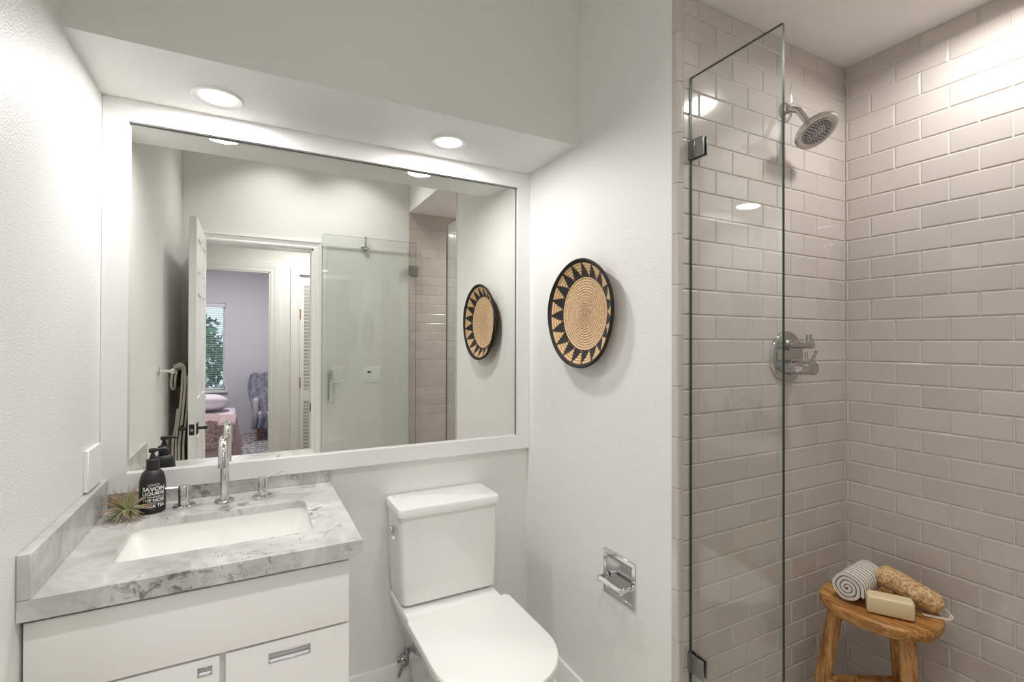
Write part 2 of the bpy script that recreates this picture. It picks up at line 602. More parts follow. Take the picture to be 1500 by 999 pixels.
# ------------------------------------------------------------------ hall and bedroom seen in the mirror
HY = -1.33
BX0, BX1 = -0.62, 0.155
b = newbm()
box(b, -1.6, BX0, HY - 0.12, HY, 0, 2.45)
box(b, BX1, 0.415, HY - 0.12, HY, 0, 2.45)
box(b, BX0, BX1, HY - 0.12, HY, 2.06, 2.45)
box(b, 0.415, 1.03, HY - 0.12, HY, 2.05, 2.45)
box(b, 1.03, 2.4, HY - 0.12, HY, 0, 2.45)
struct('wall_hall', b, M_WALL)
struct('wall_hall_left', box(newbm(), -1.7, -1.6, HY, -0.1, 0, 2.45), M_WALL)
struct('wall_hall_right', box(newbm(), 2.4, 2.5, HY, -0.1, 0, 2.45), M_WALL)
b = newbm(); box(b, -1.6, XL, YE - 0.12, YE - 0.02, 0, 2.45); box(b, XSR + 0.1, 2.4, YE - 0.12, YE - 0.02, 0, 2.45)
struct('wall_hall_near', b, M_WALL)
struct('ceiling_hall', box(newbm(), -1.7, 2.5, HY - 0.12, YE - 0.121, 2.45, 2.55), M_CEIL)
struct('floor_hall', box(newbm(), -3.2, 2.5, -4.7, YE - 0.121, -0.08, 0), M_WOODFL)
b = newbm(); casing(b, BX0, BX1, 2.06, HY, 0.09); struct('trim_3', b, M_TRIM)
b = newbm(); casing(b, 0.415, 1.03, 2.05, HY, 0.08); struct('trim_4', b, M_TRIM)
b = newbm()
box(b, BX1 - 0.012, BX1 + 0.001, HY - 0.125, HY + 0.004, 0, 2.06)
box(b, BX0 - 0.001, BX0 + 0.012, HY - 0.125, HY + 0.004, 0, 2.06)
box(b, BX0, BX1, HY - 0.125, HY + 0.004, 2.048, 2.061)
struct('trim_5', b, M_TRIM)
# louvered closet door
b = newbm()
lx0, lx1, ly = 0.42, 0.72, HY - 0.03
for x0, x1, z0, z1 in ((lx0, lx0 + 0.038, 0.01, 2.045), (lx1 - 0.04, lx1, 0.01, 2.045), (lx0 + 0.038, lx1 - 0.04, 1.95, 2.045), (lx0 + 0.038, lx1 - 0.04, 0.01, 0.12), (lx0 + 0.038, lx1 - 0.04, 0.80, 0.90)):
    box(b, x0, x1, ly - 0.03, ly, z0, z1, bev=0.001, seg=1)
for z0, z1 in ((0.12, 0.80), (0.90, 1.95)):
    n = int((z1 - z0) / 0.034)
    for i in range(n):
        z = z0 + (i + 0.5) * (z1 - z0) / n
        q = newbm(); box(q, lx0 + 0.035, lx1 - 0.035, -0.0025, 0.0025, -0.019, 0.019)
        merge(b, q, 0, Matrix.Translation((0, ly - 0.014, z)) @ Matrix.Rotation(radians(-38), 4, 'X'))
box(b, lx0 + 0.03, lx1 - 0.03, ly - 0.034, ly - 0.031, 0.1, 1.97)
d2 = struct('door_2', b, M_TRIM)
for z in (1.66, 0.98):
    q = newbm(); box(q, lx0 - 0.014, lx0 + 0.012, ly, ly + 0.005, z - 0.05, z + 0.05, bev=0.001, seg=1)
    tube(q, [(lx0 - 0.002, ly + 0.006, z - 0.052), (lx0 - 0.002, ly + 0.006, z + 0.052)], 0.006)
    obj('hinge', q, M_BRASS, d2)
b = newbm(); box(b, 0.725, 1.028, ly - 0.03, ly, 0.01, 2.045); struct('door_3', b, M_TRIM)

# bedroom shell
WY = -4.5
WX0, WX1, WZ0, WZ1 = -1.15, -0.345, 0.67, 1.955
b = newbm()
box(b, -3.2, WX0, WY - 0.12, WY, 0, 2.6); box(b, WX1, 2.0, WY - 0.12, WY, 0, 2.6)
box(b, WX0, WX1, WY - 0.12, WY, 0, WZ0); box(b, WX0, WX1, WY - 0.12, WY, WZ1, 2.6)
struct('wall_bedroom', b, M_BED_WALL)
struct('wall_bedroom_left', box(newbm(), -3.3, -3.2, WY - 0.12, HY - 0.12, 0, 2.6), M_BED_WALL)
struct('wall_bedroom_right', box(newbm(), 1.4, 1.5, WY, HY - 0.12, 0, 2.6), M_BED_WALL)
b = newbm(); box(b, -3.2, -1.7, HY - 0.24, HY - 0.12, 0, 2.6); box(b, -1.7, 1.4, HY - 0.24, HY - 0.12, 2.45, 2.6)
struct('wall_bedroom_near', b, M_BED_WALL)
struct('ceiling_bedroom', box(newbm(), -3.3, 1.5, WY - 0.12, HY - 0.12, 2.6, 2.7), M_CEIL)
b = newbm()
for x0, x1, z0, z1 in ((WX0, WX0 + 0.035, WZ0, WZ1), (WX1 - 0.035, WX1, WZ0, WZ1), (WX0, WX1, WZ0, WZ0 + 0.035), (WX0, WX1, WZ1 - 0.035, WZ1)):
    box(b, x0, x1, WY - 0.1, WY - 0.06, z0, z1)
win = struct('window_1', b, M_TRIM)
obj('window_sill', box(newbm(), WX0 - 0.03, WX1 + 0.03, WY - 0.06, WY + 0.035, WZ0 - 0.035, WZ0 + 0.001, bev=0.003), M_TRIM, win)
obj('pane', box(newbm(), WX0 + 0.03, WX1 - 0.03, WY - 0.084, WY - 0.079, WZ0 + 0.03, WZ1 - 0.03), M_WGLASS, win)
bl = thing('window_blind', 'white horizontal slat blind hanging in the bedroom window', 'blind', ((WX0 + WX1) / 2, WY - 0.03, WZ0 + 0.012))
obj('head_rail', box(newbm(), WX0 + 0.004, WX1 - 0.004, WY - 0.05, WY - 0.008, WZ1 - 0.06, WZ1 - 0.003, bev=0.003), M_BLIND, bl)
b = newbm()
n = 36
for i in range(n):
    z = WZ0 + 0.05 + i * (WZ1 - 0.08 - WZ0 - 0.05) / (n - 1)
    q = newbm(); box(q, WX0 + 0.008, WX1 - 0.008, -0.012, 0.012, -0.001, 0.001)
    merge(b, q, 0, Matrix.Translation((0, WY - 0.03, z)) @ Matrix.Rotation(radians(14), 4, 'X'))
obj('slats', b, M_BLIND, bl)
obj('bottom_rail', box(newbm(), WX0 + 0.008, WX1 - 0.008, WY - 0.042, WY - 0.018, WZ0 + 0.012, WZ0 + 0.032, bev=0.003), M_BLIND, bl)
b = newbm()
for x in (WX0 + 0.15, WX1 - 0.12):
    tube(b, [(x, WY - 0.030, WZ0 + 0.03), (x, WY - 0.030, WZ1 - 0.05)], 0.0012, 6)
obj('ladder_cord', b, M_BLIND, bl)

# tree outside the window
M_LEAF = mat('green leaves', srgb(48, 108, 74), 0.6)
gg = N(M_LEAF, 'ShaderNodeNewGeometry')
L(M_LEAF, ramp(M_LEAF, gg.outputs['Random Per Island'], [(0, srgb(34, 92, 74)), (0.6, srgb(70, 146, 108)), (1, srgb(136, 190, 156))]), B(M_LEAF).inputs['Base Color'])
M_BARK = mat('tree bark', srgb(84, 72, 62), 0.9)
tree = thing('leafy_tree', 'green leafy tree outside the bedroom window', 'tree', (-1.3, -6.3, -1.0))
b = newbm()
tube(b, [(-1.3, -6.3, -1.0), (-1.25, -6.3, 0.0), (-1.35, -6.35, 0.9), (-1.25, -6.3, 1.6)], [0.09, 0.075, 0.055, 0.02], 10)
for s in range(9):
    z = 0.0 + 0.17 * s; a = s * 2.4
    tube(b, [(-1.3, -6.3, z), (-1.3 + 0.35 * cos(a), -6.3 + 0.35 * sin(a), z + 0.25), (-1.3 + 0.7 * cos(a), -6.3 + 0.6 * sin(a), z + 0.4)], [0.03, 0.02, 0.006], 8)
obj('trunk', b, M_BARK, tree)
b = newbm()
rnd = random.Random(3)
for i in range(5600):
    a, rr_, z = rnd.uniform(0, 2 * pi), rnd.random() ** 0.5, rnd.random()
    rad = 1.0 - 0.55 * max(0, z - 0.45) / 0.55 + 0.14 * sin(5 * a + 7 * z)
    c = Vector((-1.15 + 1.15 * rad * rr_ * cos(a), -6.3 + 0.9 * rad * rr_ * sin(a), -0.6 + 2.45 * z))
    u = Vector((rnd.gauss(0, 1), rnd.gauss(0, 1), rnd.gauss(0, 1))).normalized()
    w = u.cross(Vector((rnd.gauss(0, 1), rnd.gauss(0, 1), rnd.gauss(0, 1)))).normalized()
    l = rnd.uniform(0.05, 0.085)
    b.faces.new([b.verts.new(p) for p in (c - u * l, c + w * l * 0.45, c + u * l, c - w * l * 0.6)])
obj('foliage', b, M_LEAF, tree, recalc=False)
struct('ground_outside', box(newbm(), -6, 5, -12, WY - 0.13, -1.1, -1.0), mat('lawn', srgb(90, 120, 80), 0.9))

# bed
M_PINK = mat('dusty pink comforter', srgb(190, 164, 166), 0.9)
M_MAUVE = mat('mauve bed base', srgb(128, 108, 116), 0.9)
M_LINEN = mat('white linen', srgb(226, 218, 224), 0.9)
M_KNIT = mat('knitted blush throw', srgb(196, 168, 160), 0.95)
v = coords(M_KNIT)
vo = N(M_KNIT, 'ShaderNodeTexVoronoi'); vo.inputs['Scale'].default_value = 34; L(M_KNIT, v, vo.inputs['Vector'])
L(M_KNIT, ramp(M_KNIT, vo.outputs['Distance'], [(0.1, srgb(216, 196, 188)), (0.8, srgb(170, 142, 138))]), B(M_KNIT).inputs['Base Color'])
bump(M_KNIT, vo.outputs['Distance'], 1.0, -0.02)
bed = thing('bed', 'bed with a dusty pink comforter seen through the doorways in the mirror', 'bed', (-0.95, -3.2, 0))
QX = -0.15
obj('base', box(newbm(), -2.1, QX - 0.04, -3.95, -2.34, 0.02, 0.26, bev=0.01), M_MAUVE, bed)
obj('mattress', box(newbm(), -2.1, QX - 0.03, -3.95, -2.33, 0.26, 0.47, bev=0.05, seg=3), M_LINEN, bed)
def drape(bm, x0, x1, y0, y1, ztop, zlow, amp, seed, flare=0.05, nx=30, ny=30):
    """a cover lying over a bed: flat on top, hanging on the +x and +y sides"""
    r = random.Random(seed)
    ph = [r.uniform(0, 6.28) for _ in range(6)]
    hang = ztop - zlow
    def path(t, lo, hi):     # t in metres from lo
        L_ = hi - lo
        if t <= L_:
            return lo + t, 0.0
        return hi, t - L_
    gx, gy = nx, ny
    Lx, Ly = x1 - x0 + hang, y1 - y0 + hang
    grid = []
    for i in range(gx + 1):
        row = []
        for j in range(gy + 1):
            x, dx = path(Lx * i / gx, x0, x1)
            y, dy = path(Ly * j / gy, y0, y1)
            d = min(max(dx, dy), hang)
            z = ztop - d + 0.012 * sin(7 * x + ph[0]) * cos(6 * y + ph[1]) * (1 if d == 0 else 0)
            k = d / hang
            wob = amp * k * (sin(18 * (y if dx > dy else x) + ph[2]) + 0.5 * sin(31 * (x + y) + ph[3]))
            if dx > 0:
                x += 0.02 + flare * k + wob
            if dy > 0:
                y += 0.02 + flare * k + wob
            if dx > 0 and dy > 0:
                x -= 0.03 * k; y -= 0.03 * k
            row.append(bm.verts.new((x, y, max(z, zlow))))
        grid.append(row)
    for i in range(gx):
        for j in range(gy):
            f = bm.faces.new((grid[i][j], grid[i + 1][j], grid[i + 1][j + 1], grid[i][j + 1]))
            f.smooth = True
def solid(bm, t):
    bmesh.ops.recalc_face_normals(bm, faces=bm.faces[:])
    bmesh.ops.solidify(bm, geom=bm.faces[:], thickness=t)
b = newbm(); drape(b, -2.05, QX - 0.03, -3.0, -2.33, 0.50, 0.12, 0.018, 4); solid(b, 0.018)
obj('comforter', b, M_PINK, bed, smooth=True)
b = newbm(); drape(b, -1.1, QX - 0.20, -2.85, -2.275, 0.535, 0.24, 0.004, 9, 0.04); solid(b, 0.018)
tag(obj('knitted_throw', b, M_KNIT, smooth=True), 'chunky knitted blush throw draped over the side of the pink bed', 'throw')
def pillow(name, c, sx, sy, sz, m, label, rot=0.0):
    b = newbm()
    bmesh.ops.create_uvsphere(b, u_segments=28, v_segments=16, radius=1)
    for v in b.verts:
        p = v.co
        q = lambda t: math.copysign(abs(t) ** 0.55, t)
        v.co = Vector((q(p.x) * sx, q(p.y) * sy, p.z * sz * (1 - 0.5 * max(abs(p.x), abs(p.y)) ** 4)))
    bmesh.ops.transform(b, matrix=Matrix.Translation(c) @ Matrix.Rotation(rot, 4, 'X'), verts=b.verts[:])
    return tag(obj(name, b, m, smooth=True), label, 'pillow')
pillow('pillow', Vector((-0.60, -3.55, 0.585)), 0.34, 0.25, 0.10, M_LINEN, 'white pillow on the bed below the bedroom window', 0.3)

# armchair with throw
M_LILAC = mat('lilac grey knit', srgb(128, 126, 148), 0.95)
v = coords(M_LILAC, (1, 1, 0.25))
L(M_LILAC, ramp(M_LILAC, noise(M_LILAC, v, 22, 2, 0.5, 0.6), [(0.38, srgb(112, 112, 126)), (0.6, srgb(138, 138, 152))]), B(M_LILAC).inputs['Base Color'])
CX0 = 0.0
ch = thing('armchair', 'grey upholstered armchair with wooden legs in the far bedroom corner', 'chair', (0.36, -3.95, 0))
M_UPH = mat('pale grey upholstery', srgb(186, 182, 190), 0.9)
obj('seat', box(newbm(), 0.05, 0.72, -4.2, -3.7, 0.28, 0.42, bev=0.04, seg=3), M_UPH, ch)
obj('backrest', box(newbm(), 0.05, 0.72, -4.38, -4.2, 0.3, 0.86, bev=0.05, seg=3), M_UPH, ch)
for x, y in ((0.09, -3.75), (0.68, -3.75), (0.09, -4.3), (0.68, -4.3)):
    b = newbm(); tube(b, [(x + 0.01, y, 0.3), (x, y, 0.0165)], [0.03, 0.016], 12)
    obj('leg', b, M_LEGW, ch)
for x in (0.02, 0.70):
    obj('armrest', box(newbm(), x, x + 0.07, -4.3, -3.7, 0.3, 0.60, bev=0.03, seg=3), M_UPH, ch)
b = newbm()
g2 = []
for i in range(25):
    row = []
    for j in range(31):
        s = i / 24; t = j / 30
        x = 0.0 + 0.62 * s + 0.03 * sin(9 * t + 4 * s)
        if t < 0.25:
            y, z = -4.43, 0.55 + 0.36 * t / 0.25
        elif t < 0.35:
            y, z = -4.43 + 0.25 * (t - 0.25) / 0.1, 0.915
        else:
            k = (t - 0.35) / 0.65
            y = -4.18 + 0.52 * min(1, k * 1.25); z = 0.915 - 0.72 * k ** 1.1
            if s < 0.25:
                x -= 0.02 * k
        z += 0.012 * sin(22 * s + 3 * t); y += 0.026 * sin(46 * s + 5 * t)
        row.append(b.verts.new((x, y, z)))
    g2.append(row)
for i in range(24):
    for j in range(30):
        b.faces.new((g2[i][j], g2[i + 1][j], g2[i + 1][j + 1], g2[i][j + 1]))
solid(b, 0.02)
tag(obj('throw_blanket', b, M_LILAC, smooth=True), 'lilac grey throw blanket hanging over the armchair in the bedroom corner', 'blanket')

M_RUG = mat('speckled woven rug', srgb(180, 174, 176), 0.95)
v = coords(M_RUG, (1, 1.6, 1))
n1 = noise(M_RUG, v, 34, 2, 0.7)
L(M_RUG, ramp(M_RUG, n1, [(0.40, srgb(60, 54, 62)), (0.5, srgb(140, 134, 138)), (0.56, srgb(214, 208, 208))]), B(M_RUG).inputs['Base Color'])
bump(M_RUG, n1, 0.8, 0.01)
tag(obj('area_rug', box(newbm(), -1.8, 1.3, -4.42, -1.7, 0.001, 0.016, bev=0.004), M_RUG), 'speckled grey and white woven rug on the bedroom floor', 'rug')

# ================================================================== FIXED LAMPS, ADDED FILL LAMPS
def downlight(x, y, z, r, power, label, group=None, strength=None, spread=pi):
    t = thing('recessed_downlight', label, 'downlight', (x, y, z - 0.006), group)
    b = newbm()
    lathe(b, (x, y, z), (0, 0, -1), [(0, r), (0.003, r), (0.006, r * 0.93), (0.004, r * 0.76), (0.0, r * 0.69)], 48, cap0=False, cap1=False)
    obj('trim_ring', b, M_TRIM, t, smooth=True)
    b = newbm()
    lathe(b, (x, y, z), (0, 0, -1), [(0.0005, r * 0.70), (0.002, r * 0.66), (0.003, r * 0.3)], 48)
    obj('lens', b, M_LENS, t, smooth=True)
    lamp('downlight_bulb', (x, y, z - 0.008), power, r * 1.5, parent=t, spread=spread)
    return t
downlight(-0.098, 1.808, ZS, 0.073, P_SOFFIT, 'round recessed downlight in the soffit above the sink')
downlight(0.668, 1.79, ZS, 0.070, P_SOFFIT, 'round recessed downlight in the soffit above the toilet')
downlight(1.74, 0.60, ZC, 0.070, P_SHOWER, 'round recessed downlight in the shower ceiling', spread=radians(162))
downlight(0.15, 0.42, ZTOP, 0.085, P_MAIN_FILL / 2, 'added unseen fill downlight in the high bathroom ceiling nearer the left wall', spread=radians(105))  # added out of view as fill for the main bathroom
downlight(0.68, 0.42, ZTOP, 0.085, P_MAIN_FILL / 2, 'added unseen fill downlight in the high bathroom ceiling nearer the shower', spread=radians(105))  # second added fill downlight, also out of view
mt = thing('fill_ceiling_light', 'added unseen round fill lamp on the hall ceiling', 'fill light', (0.5, -0.7, 2.40))  # added lamp out of view, fills the bathroom through the doorway
b = newbm(); lathe(b, (0.5, -0.7, 2.45), (0, 0, -1), [(0, 0.18), (0.02, 0.185), (0.04, 0.17), (0.05, 0.11)], 48)
obj('fill_lamp_shade', b, M_LENS, mt, smooth=True)
lamp('hall_fill', (0.5, -0.7, 2.39), P_HALL_FILL, 0.34, parent=mt)
mt = thing('fill_ceiling_light', 'added unseen round fill lamp on the bedroom ceiling', 'fill light', (-0.3, -2.9, 2.55))  # added lamp out of view, brightens the bedroom in the mirror
b = newbm(); lathe(b, (-0.3, -2.9, 2.6), (0, 0, -1), [(0, 0.22), (0.02, 0.225), (0.04, 0.21), (0.05, 0.12)], 48)
obj('fill_lamp_shade', b, M_LENS, mt, smooth=True)
lamp('bedroom_fill', (-0.3, -2.9, 2.54), P_BED_FILL, 0.4, col=(0.97, 0.96, 1.0), parent=mt)

# ================================================================== VANITY
cab = thing('vanity_cabinet', 'off-white vanity cabinet with drawers under the grey stone worktop', 'cabinet', (-0.09, 1.66, 0))
CX0_, CX1_, CYF = XL + 0.010, 0.232, 1.36
b = newbm()
box(b, CX0_, CX0_ + 0.018, CYF + 0.018, 1.955, 0.0, 0.8155)
box(b, CX1_ - 0.018, CX1_, CYF + 0.018, 1.955, 0.0, 0.8155)
box(b, CX0_, CX1_, CYF + 0.018, 1.955, 0.10, 0.118)
box(b, CX0_, CX1_, 1.94, 1.955, 0.0, 0.8155)
box(b, CX0_, CX1_, CYF + 0.07, CYF + 0.085, 0.0, 0.10)
box(b, CX0_, CX1_, CYF + 0.018, CYF + 0.034, 0.62, 0.66)
box(b, -0.068, -0.048, CYF + 0.012, CYF + 0.34, 0.10, 0.64)
box(b, CX0_, CX1_, CYF + 0.026, CYF + 0.034, 0.12, 0.80)
obj('carcass', b, M_CAB_IN, cab)
obj('front_panel', box(newbm(), CX0_ - 0.004, CX1_, CYF, CYF + 0.018, 0.643, 0.804, bev=0.0015), M_CAB, cab)
def pull(x0, x1, z0, z1, parent):
    b = newbm(); y = CYF - 0.0015
    w = 0.0028
    for q in ((x0, x1, z1 - w, z1), (x0, x1, z0, z0 + w), (x0, x0 + w, z0, z1), (x1 - w, x1, z0, z1)):
        box(b, q[0], q[1], y, y + 0.004, q[2], q[3], bev=0.0005, seg=1)
    # dished back
    rings = [[(x0 + w, y + 0.002 + 0.0035 * sin(pi * k / 8), z0 + w + (z1 - z0 - 2 * w) * k / 8) for k in range(9)],
             [(x1 - w, y + 0.002 + 0.0035 * sin(pi * k / 8), z0 + w + (z1 - z0 - 2 * w) * k / 8) for k in range(9)]]
    loft(b, rings, False, False, 0, True, closed=False)
    obj('handle', b, M_STEEL, parent)
def front(name, x0, x1, z0, z1, hx):
    # a front with a shallow pocket for the flush pull
    b = newbm()
    box(b, x0, x1, CYF + 0.006, CYF + 0.018, z0, z1)
    hx0, hx1, hz0, hz1 = hx
    for q in ((x0, hx0, z0, z1), (hx1, x1, z0, z1), (hx0, hx1, z0, hz0), (hx0, hx1, hz1, z1)):
        box(b, q[0], q[1], CYF, CYF + 0.0065, q[2], q[3])
    o = obj(name, b, M_CAB, cab)
    pull(hx0, hx1, hz0, hz1, o)
front('drawer', -0.051, CX1_, 0.395, 0.637, (0.041, 0.137, 0.587, 0.611))
front('drawer', -0.051, CX1_, 0.13, 0.391, (0.041, 0.137, 0.341, 0.365))
front('door', CX0_ - 0.004, -0.064, 0.13, 0.637, (-0.108, -0.079, 0.599, 0.620))

# worktop with cut-out
SX0, SX1, SY0, SY1 = -0.297, 0.157, 1.468, 1.765
def plate_with_hole(bm, outer, inner, z0, z1):
    def fill(z):
        vo_ = [bm.verts.new((x, y, z)) for x, y in outer]
        vi_ = [bm.verts.new((x, y, z)) for x, y in inner]
        es = [bm.edges.new((l[i], l[(i + 1) % len(l)])) for l in (vo_, vi_) for i in range(len(l))]
        bmesh.ops.triangle_fill(bm, edges=es, use_beauty=True)
        return vo_, vi_
    a0, i0 = fill(z0); a1, i1 = fill(z1)
    for lo, hi in ((a0, a1), (i0, i1)):
        n = len(lo)
        for k in range(n):
            bm.faces.new((lo[k], lo[(k + 1) % n], hi[(k + 1) % n], hi[k]))
inner = [(p[0], p[1]) for p in rr(SX0, SX1, SY0, SY1, 0.028, 0)]
outer = [(p[0], p[1]) for p in rr(XL + 0.001, 0.263, 1.339, 1.9735, 0.002, 0, 2)]
b = newbm(); plate_with_hole(b, outer, inner, 0.8400, CT)
box(b, XL + 0.001, 0.263, 1.339, 1.358, 0.8165, 0.8400)
box(b, 0.244, 0.263, 1.358, 1.9735, 0.8165, 0.8400)
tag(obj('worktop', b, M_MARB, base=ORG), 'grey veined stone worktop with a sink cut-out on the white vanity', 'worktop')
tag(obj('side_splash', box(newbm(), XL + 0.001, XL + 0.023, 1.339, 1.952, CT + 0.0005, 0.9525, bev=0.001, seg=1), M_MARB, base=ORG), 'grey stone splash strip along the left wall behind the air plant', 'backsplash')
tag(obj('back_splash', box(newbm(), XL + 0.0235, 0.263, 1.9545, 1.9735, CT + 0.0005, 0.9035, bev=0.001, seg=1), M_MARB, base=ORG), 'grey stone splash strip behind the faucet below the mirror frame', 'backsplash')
# basin
sink = thing('sink', 'white rectangular undermount sink set in the stone worktop', 'sink', (-0.07, 1.616, 0.69))
b = newbm()
e = 0.004
def S(dx0, dx1, dy0, dy1, z, r):
    return rr(SX0 - e + dx0, SX1 + e - dx1, SY0 - e + dy0, SY1 + e - dy1, r, z, 6)
rings = [S(-0.02, -0.02, -0.02, -0.015, 0.8395, 0.03), S(0, 0, 0, 0, 0.8395, 0.03), S(0.003, 0.002, 0.002, 0.002, 0.825, 0.03), S(0.030, 0.014, 0.012, 0.014, 0.76, 0.035),
         S(0.055, 0.035, 0.02, 0.02, 0.722, 0.04), S(0.085, 0.065, 0.05, 0.05, 0.712, 0.05), S(0.18, 0.18, 0.12, 0.12, 0.707, 0.02)]
low = [[(p[0], p[1], p[2] - 0.012) for p in r] for r in rings[::-1]]
low[-1] = [(p[0], p[1], 0.8275) for p in rings[0]]
low[-2] = [(p[0] , p[1], 0.8275) for p in rings[1]]
loft(b, rings + low, False, False)
vv = list(b.verts)
nring = len(rings[0])
b.verts.ensure_lookup_table()
b.faces.new([b.verts[6 * nring + i] for i in range(nring)])
b.faces.new([b.verts[7 * nring + i] for i in range(nring)])
b.faces.new  # noqa
obj('basin', b, M_PORC, sink, smooth=True)
b = newbm(); lathe(b, (-0.07, 1.616, 0.7065), (0, 0, 1), [(0, 0.024), (0.003, 0.024), (0.004, 0.019), (0.002, 0.016), (0.005, 0.012)], 32)
obj('drain', b, M_CHROME, sink, smooth=True)
b = newbm(); lathe(b, (-0.07, SY1 - 0.0035, 0.783), (0, -1, 0), [(0, 0.009), (0.0012, 0.008), (0.0005, 0.006)], 24)
obj('overflow', b, M_CHROME, sink, smooth=True)

# faucet
FX, FY = -0.0765, 1.866
fa = thing('faucet', 'tall chrome widespread faucet with arched spout and two lever handles', 'faucet', (FX, FY, CT))
b = newbm()
lathe(b, (FX, FY, CT + 0.0005), (0, 0, 1), [(0, 0.0285), (0.006, 0.0285), (0.008, 0.027), (0.008, 0.015)], 40)
pts = [(FX, FY, CT + 0.006), (FX, FY, 0.95), (FX, FY, 1.015)]
R = 0.058
for k in range(1, 15):
    a = pi * k / 14
    pts.append((FX, FY - R + R * cos(a), 1.015 + R * 1.05 * sin(a)))
pts.append((FX, FY - 2 * R, 1.003))
tube(b, pts, [0.0132] * (len(pts)), 24)
lathe(b, (FX, FY - 2 * R, 1.0035), (0, 0, -1), [(0, 0.0137), (0.006, 0.0137), (0.006, 0.010), (0.002, 0.0095)], 24)
obj('spout', b, M_CHROME, fa, smooth=True)
for hx, hy, lv in ((-0.187, 1.866, (-0.075, -0.012, 0.006)), (0.036, 1.862, (0.062, -0.010, 0.024))):
    b = newbm()
    lathe(b, (hx, hy, CT + 0.0005), (0, 0, 1), [(0, 0.031), (0.006, 0.031), (0.008, 0.029), (0.008, 0.0165), (0.066, 0.0165), (0.068, 0.0155), (0.068, 0.002)], 40)
    s = Vector((hx, hy, CT + 0.062)); d = Vector(lv)
    tube(b, [s + d.normalized() * 0.006, s + d * 0.5, s + d], [0.0042, 0.0038, 0.0034], 14)
    obj('handle', b, M_CHROME, fa, smooth=True)

# soap bottle with lettering
BX, BY, BR = -0.2685, 1.862, 0.0345
bo = thing('soap_bottle', 'matte black pump soap bottle with white lettering beside the faucet', 'bottle', (BX, BY, CT + 0.0005))
b = newbm()
prof = [(0.0, BR - 0.006), (0.002, BR - 0.002), (0.006, BR), (0.078, BR)]
for k in range(1, 9):
    a = pi / 2 * k / 8
    prof.append((0.078 + 0.052 * sin(a), 0.0150 + (BR - 0.0150) * max(0, cos(a)) ** 0.95 if k < 8 else 0.0150))
prof += [(0.134, 0.0155)]
lathe(b, (BX, BY, CT + 0.0005), (0, 0, 1), prof, 56)
obj('bottle_body', b, M_BOTTLE, bo, smooth=True)
b = newbm()
lathe(b, (BX, BY, CT + 0.132), (0, 0, 1), [(0, 0.0165), (0.001, 0.0168), (0.028, 0.0168), (0.030, 0.015), (0.030, 0.010), (0.045, 0.0055), (0.045, 0.0045), (0.052, 0.0045)], 32)
hd = Vector((BX, BY, CT + 0.182))
lathe(b, hd, (0, 0, 1), [(0, 0.009), (0.002, 0.0105), (0.010, 0.0105), (0.012, 0.009)], 24)
nd = Vector((0.9, 0.15, 0)).normalized()
tube(b, [hd + Vector((0, 0, 0.007)), hd + nd * 0.03 + Vector((0, 0, 0.008)), hd + nd * 0.040 + Vector((0, 0, 0.004))], [0.0055, 0.0045, 0.004], 12)
obj('pump', b, M_BOTTLE, bo, smooth=True)

def text_mesh(s, size=1.0, bold=0.0):
    c = bpy.data.curves.new('t', 'FONT')
    c.body = s
    c.size = size
    c.align_x = 'LEFT'
    c.resolution_u = 3
    c.offset = bold
    o = bpy.data.objects.new('t', c)
    me = bpy.data.meshes.new_from_object(o)
    bpy.data.objects.remove(o); bpy.data.curves.remove(c)
    return me
TA = atan2(0 - BY, 0 - BX) + radians(5)      # direction the label faces
HW = radians(50)
b = newbm()
def label_line(s, z0, z1, bold=0.02, half=HW):
    me = text_mesh(s, 1.0, bold)
    q = newbm(); q.from_mesh(me); bpy.data.meshes.remove(me)
    bmesh.ops.triangulate(q, faces=q.faces[:])
    bmesh.ops.subdivide_edges(q, edges=[e_ for e_ in q.edges if abs(e_.verts[0].co.x - e_.verts[1].co.x) > 0.25], cuts=2)
    xs = [v.co.x for v in q.verts]; ys = [v.co.y for v in q.verts]
    x0, x1, y0, y1 = min(xs), max(xs), min(ys), max(ys)
    for v in q.verts:
        t = (v.co.x - x0) / (x1 - x0) * 2 - 1
        a = TA + t * half
        z = z0 + (v.co.y - y0) / (y1 - y0) * (z1 - z0)
        v.co = Vector((BX + (BR + 0.0005) * cos(a), BY + (BR + 0.0005) * sin(a), z))
    merge(b, q, 0)
Z0 = CT + 0.0045
label_line('COMPAGNIE', Z0 + 0.0845, Z0 + 0.0875, 0.0, HW * 0.5)
label_line('DE PROVENCE', Z0 + 0.0805, Z0 + 0.0835, 0.0, HW * 0.5)
label_line('SAVON', Z0 + 0.0655, Z0 + 0.0785, 0.03)
label_line('LIQUIDE', Z0 + 0.0520, Z0 + 0.0635, 0.03)
label_line('DE MARSEILLE', Z0 + 0.0450, Z0 + 0.0500, 0.01)
label_line('THE NOIR', Z0 + 0.0330, Z0 + 0.0430, 0.03)
label_line('MARSEILLE LIQUID SOAP', Z0 + 0.0275, Z0 + 0.0310, 0.0)
label_line('BLACK TEA', Z0 + 0.0160, Z0 + 0.0255, 0.03)
obj('lettering', b, M_INK, bo, recalc=False)['label'] = 'white printed lettering'

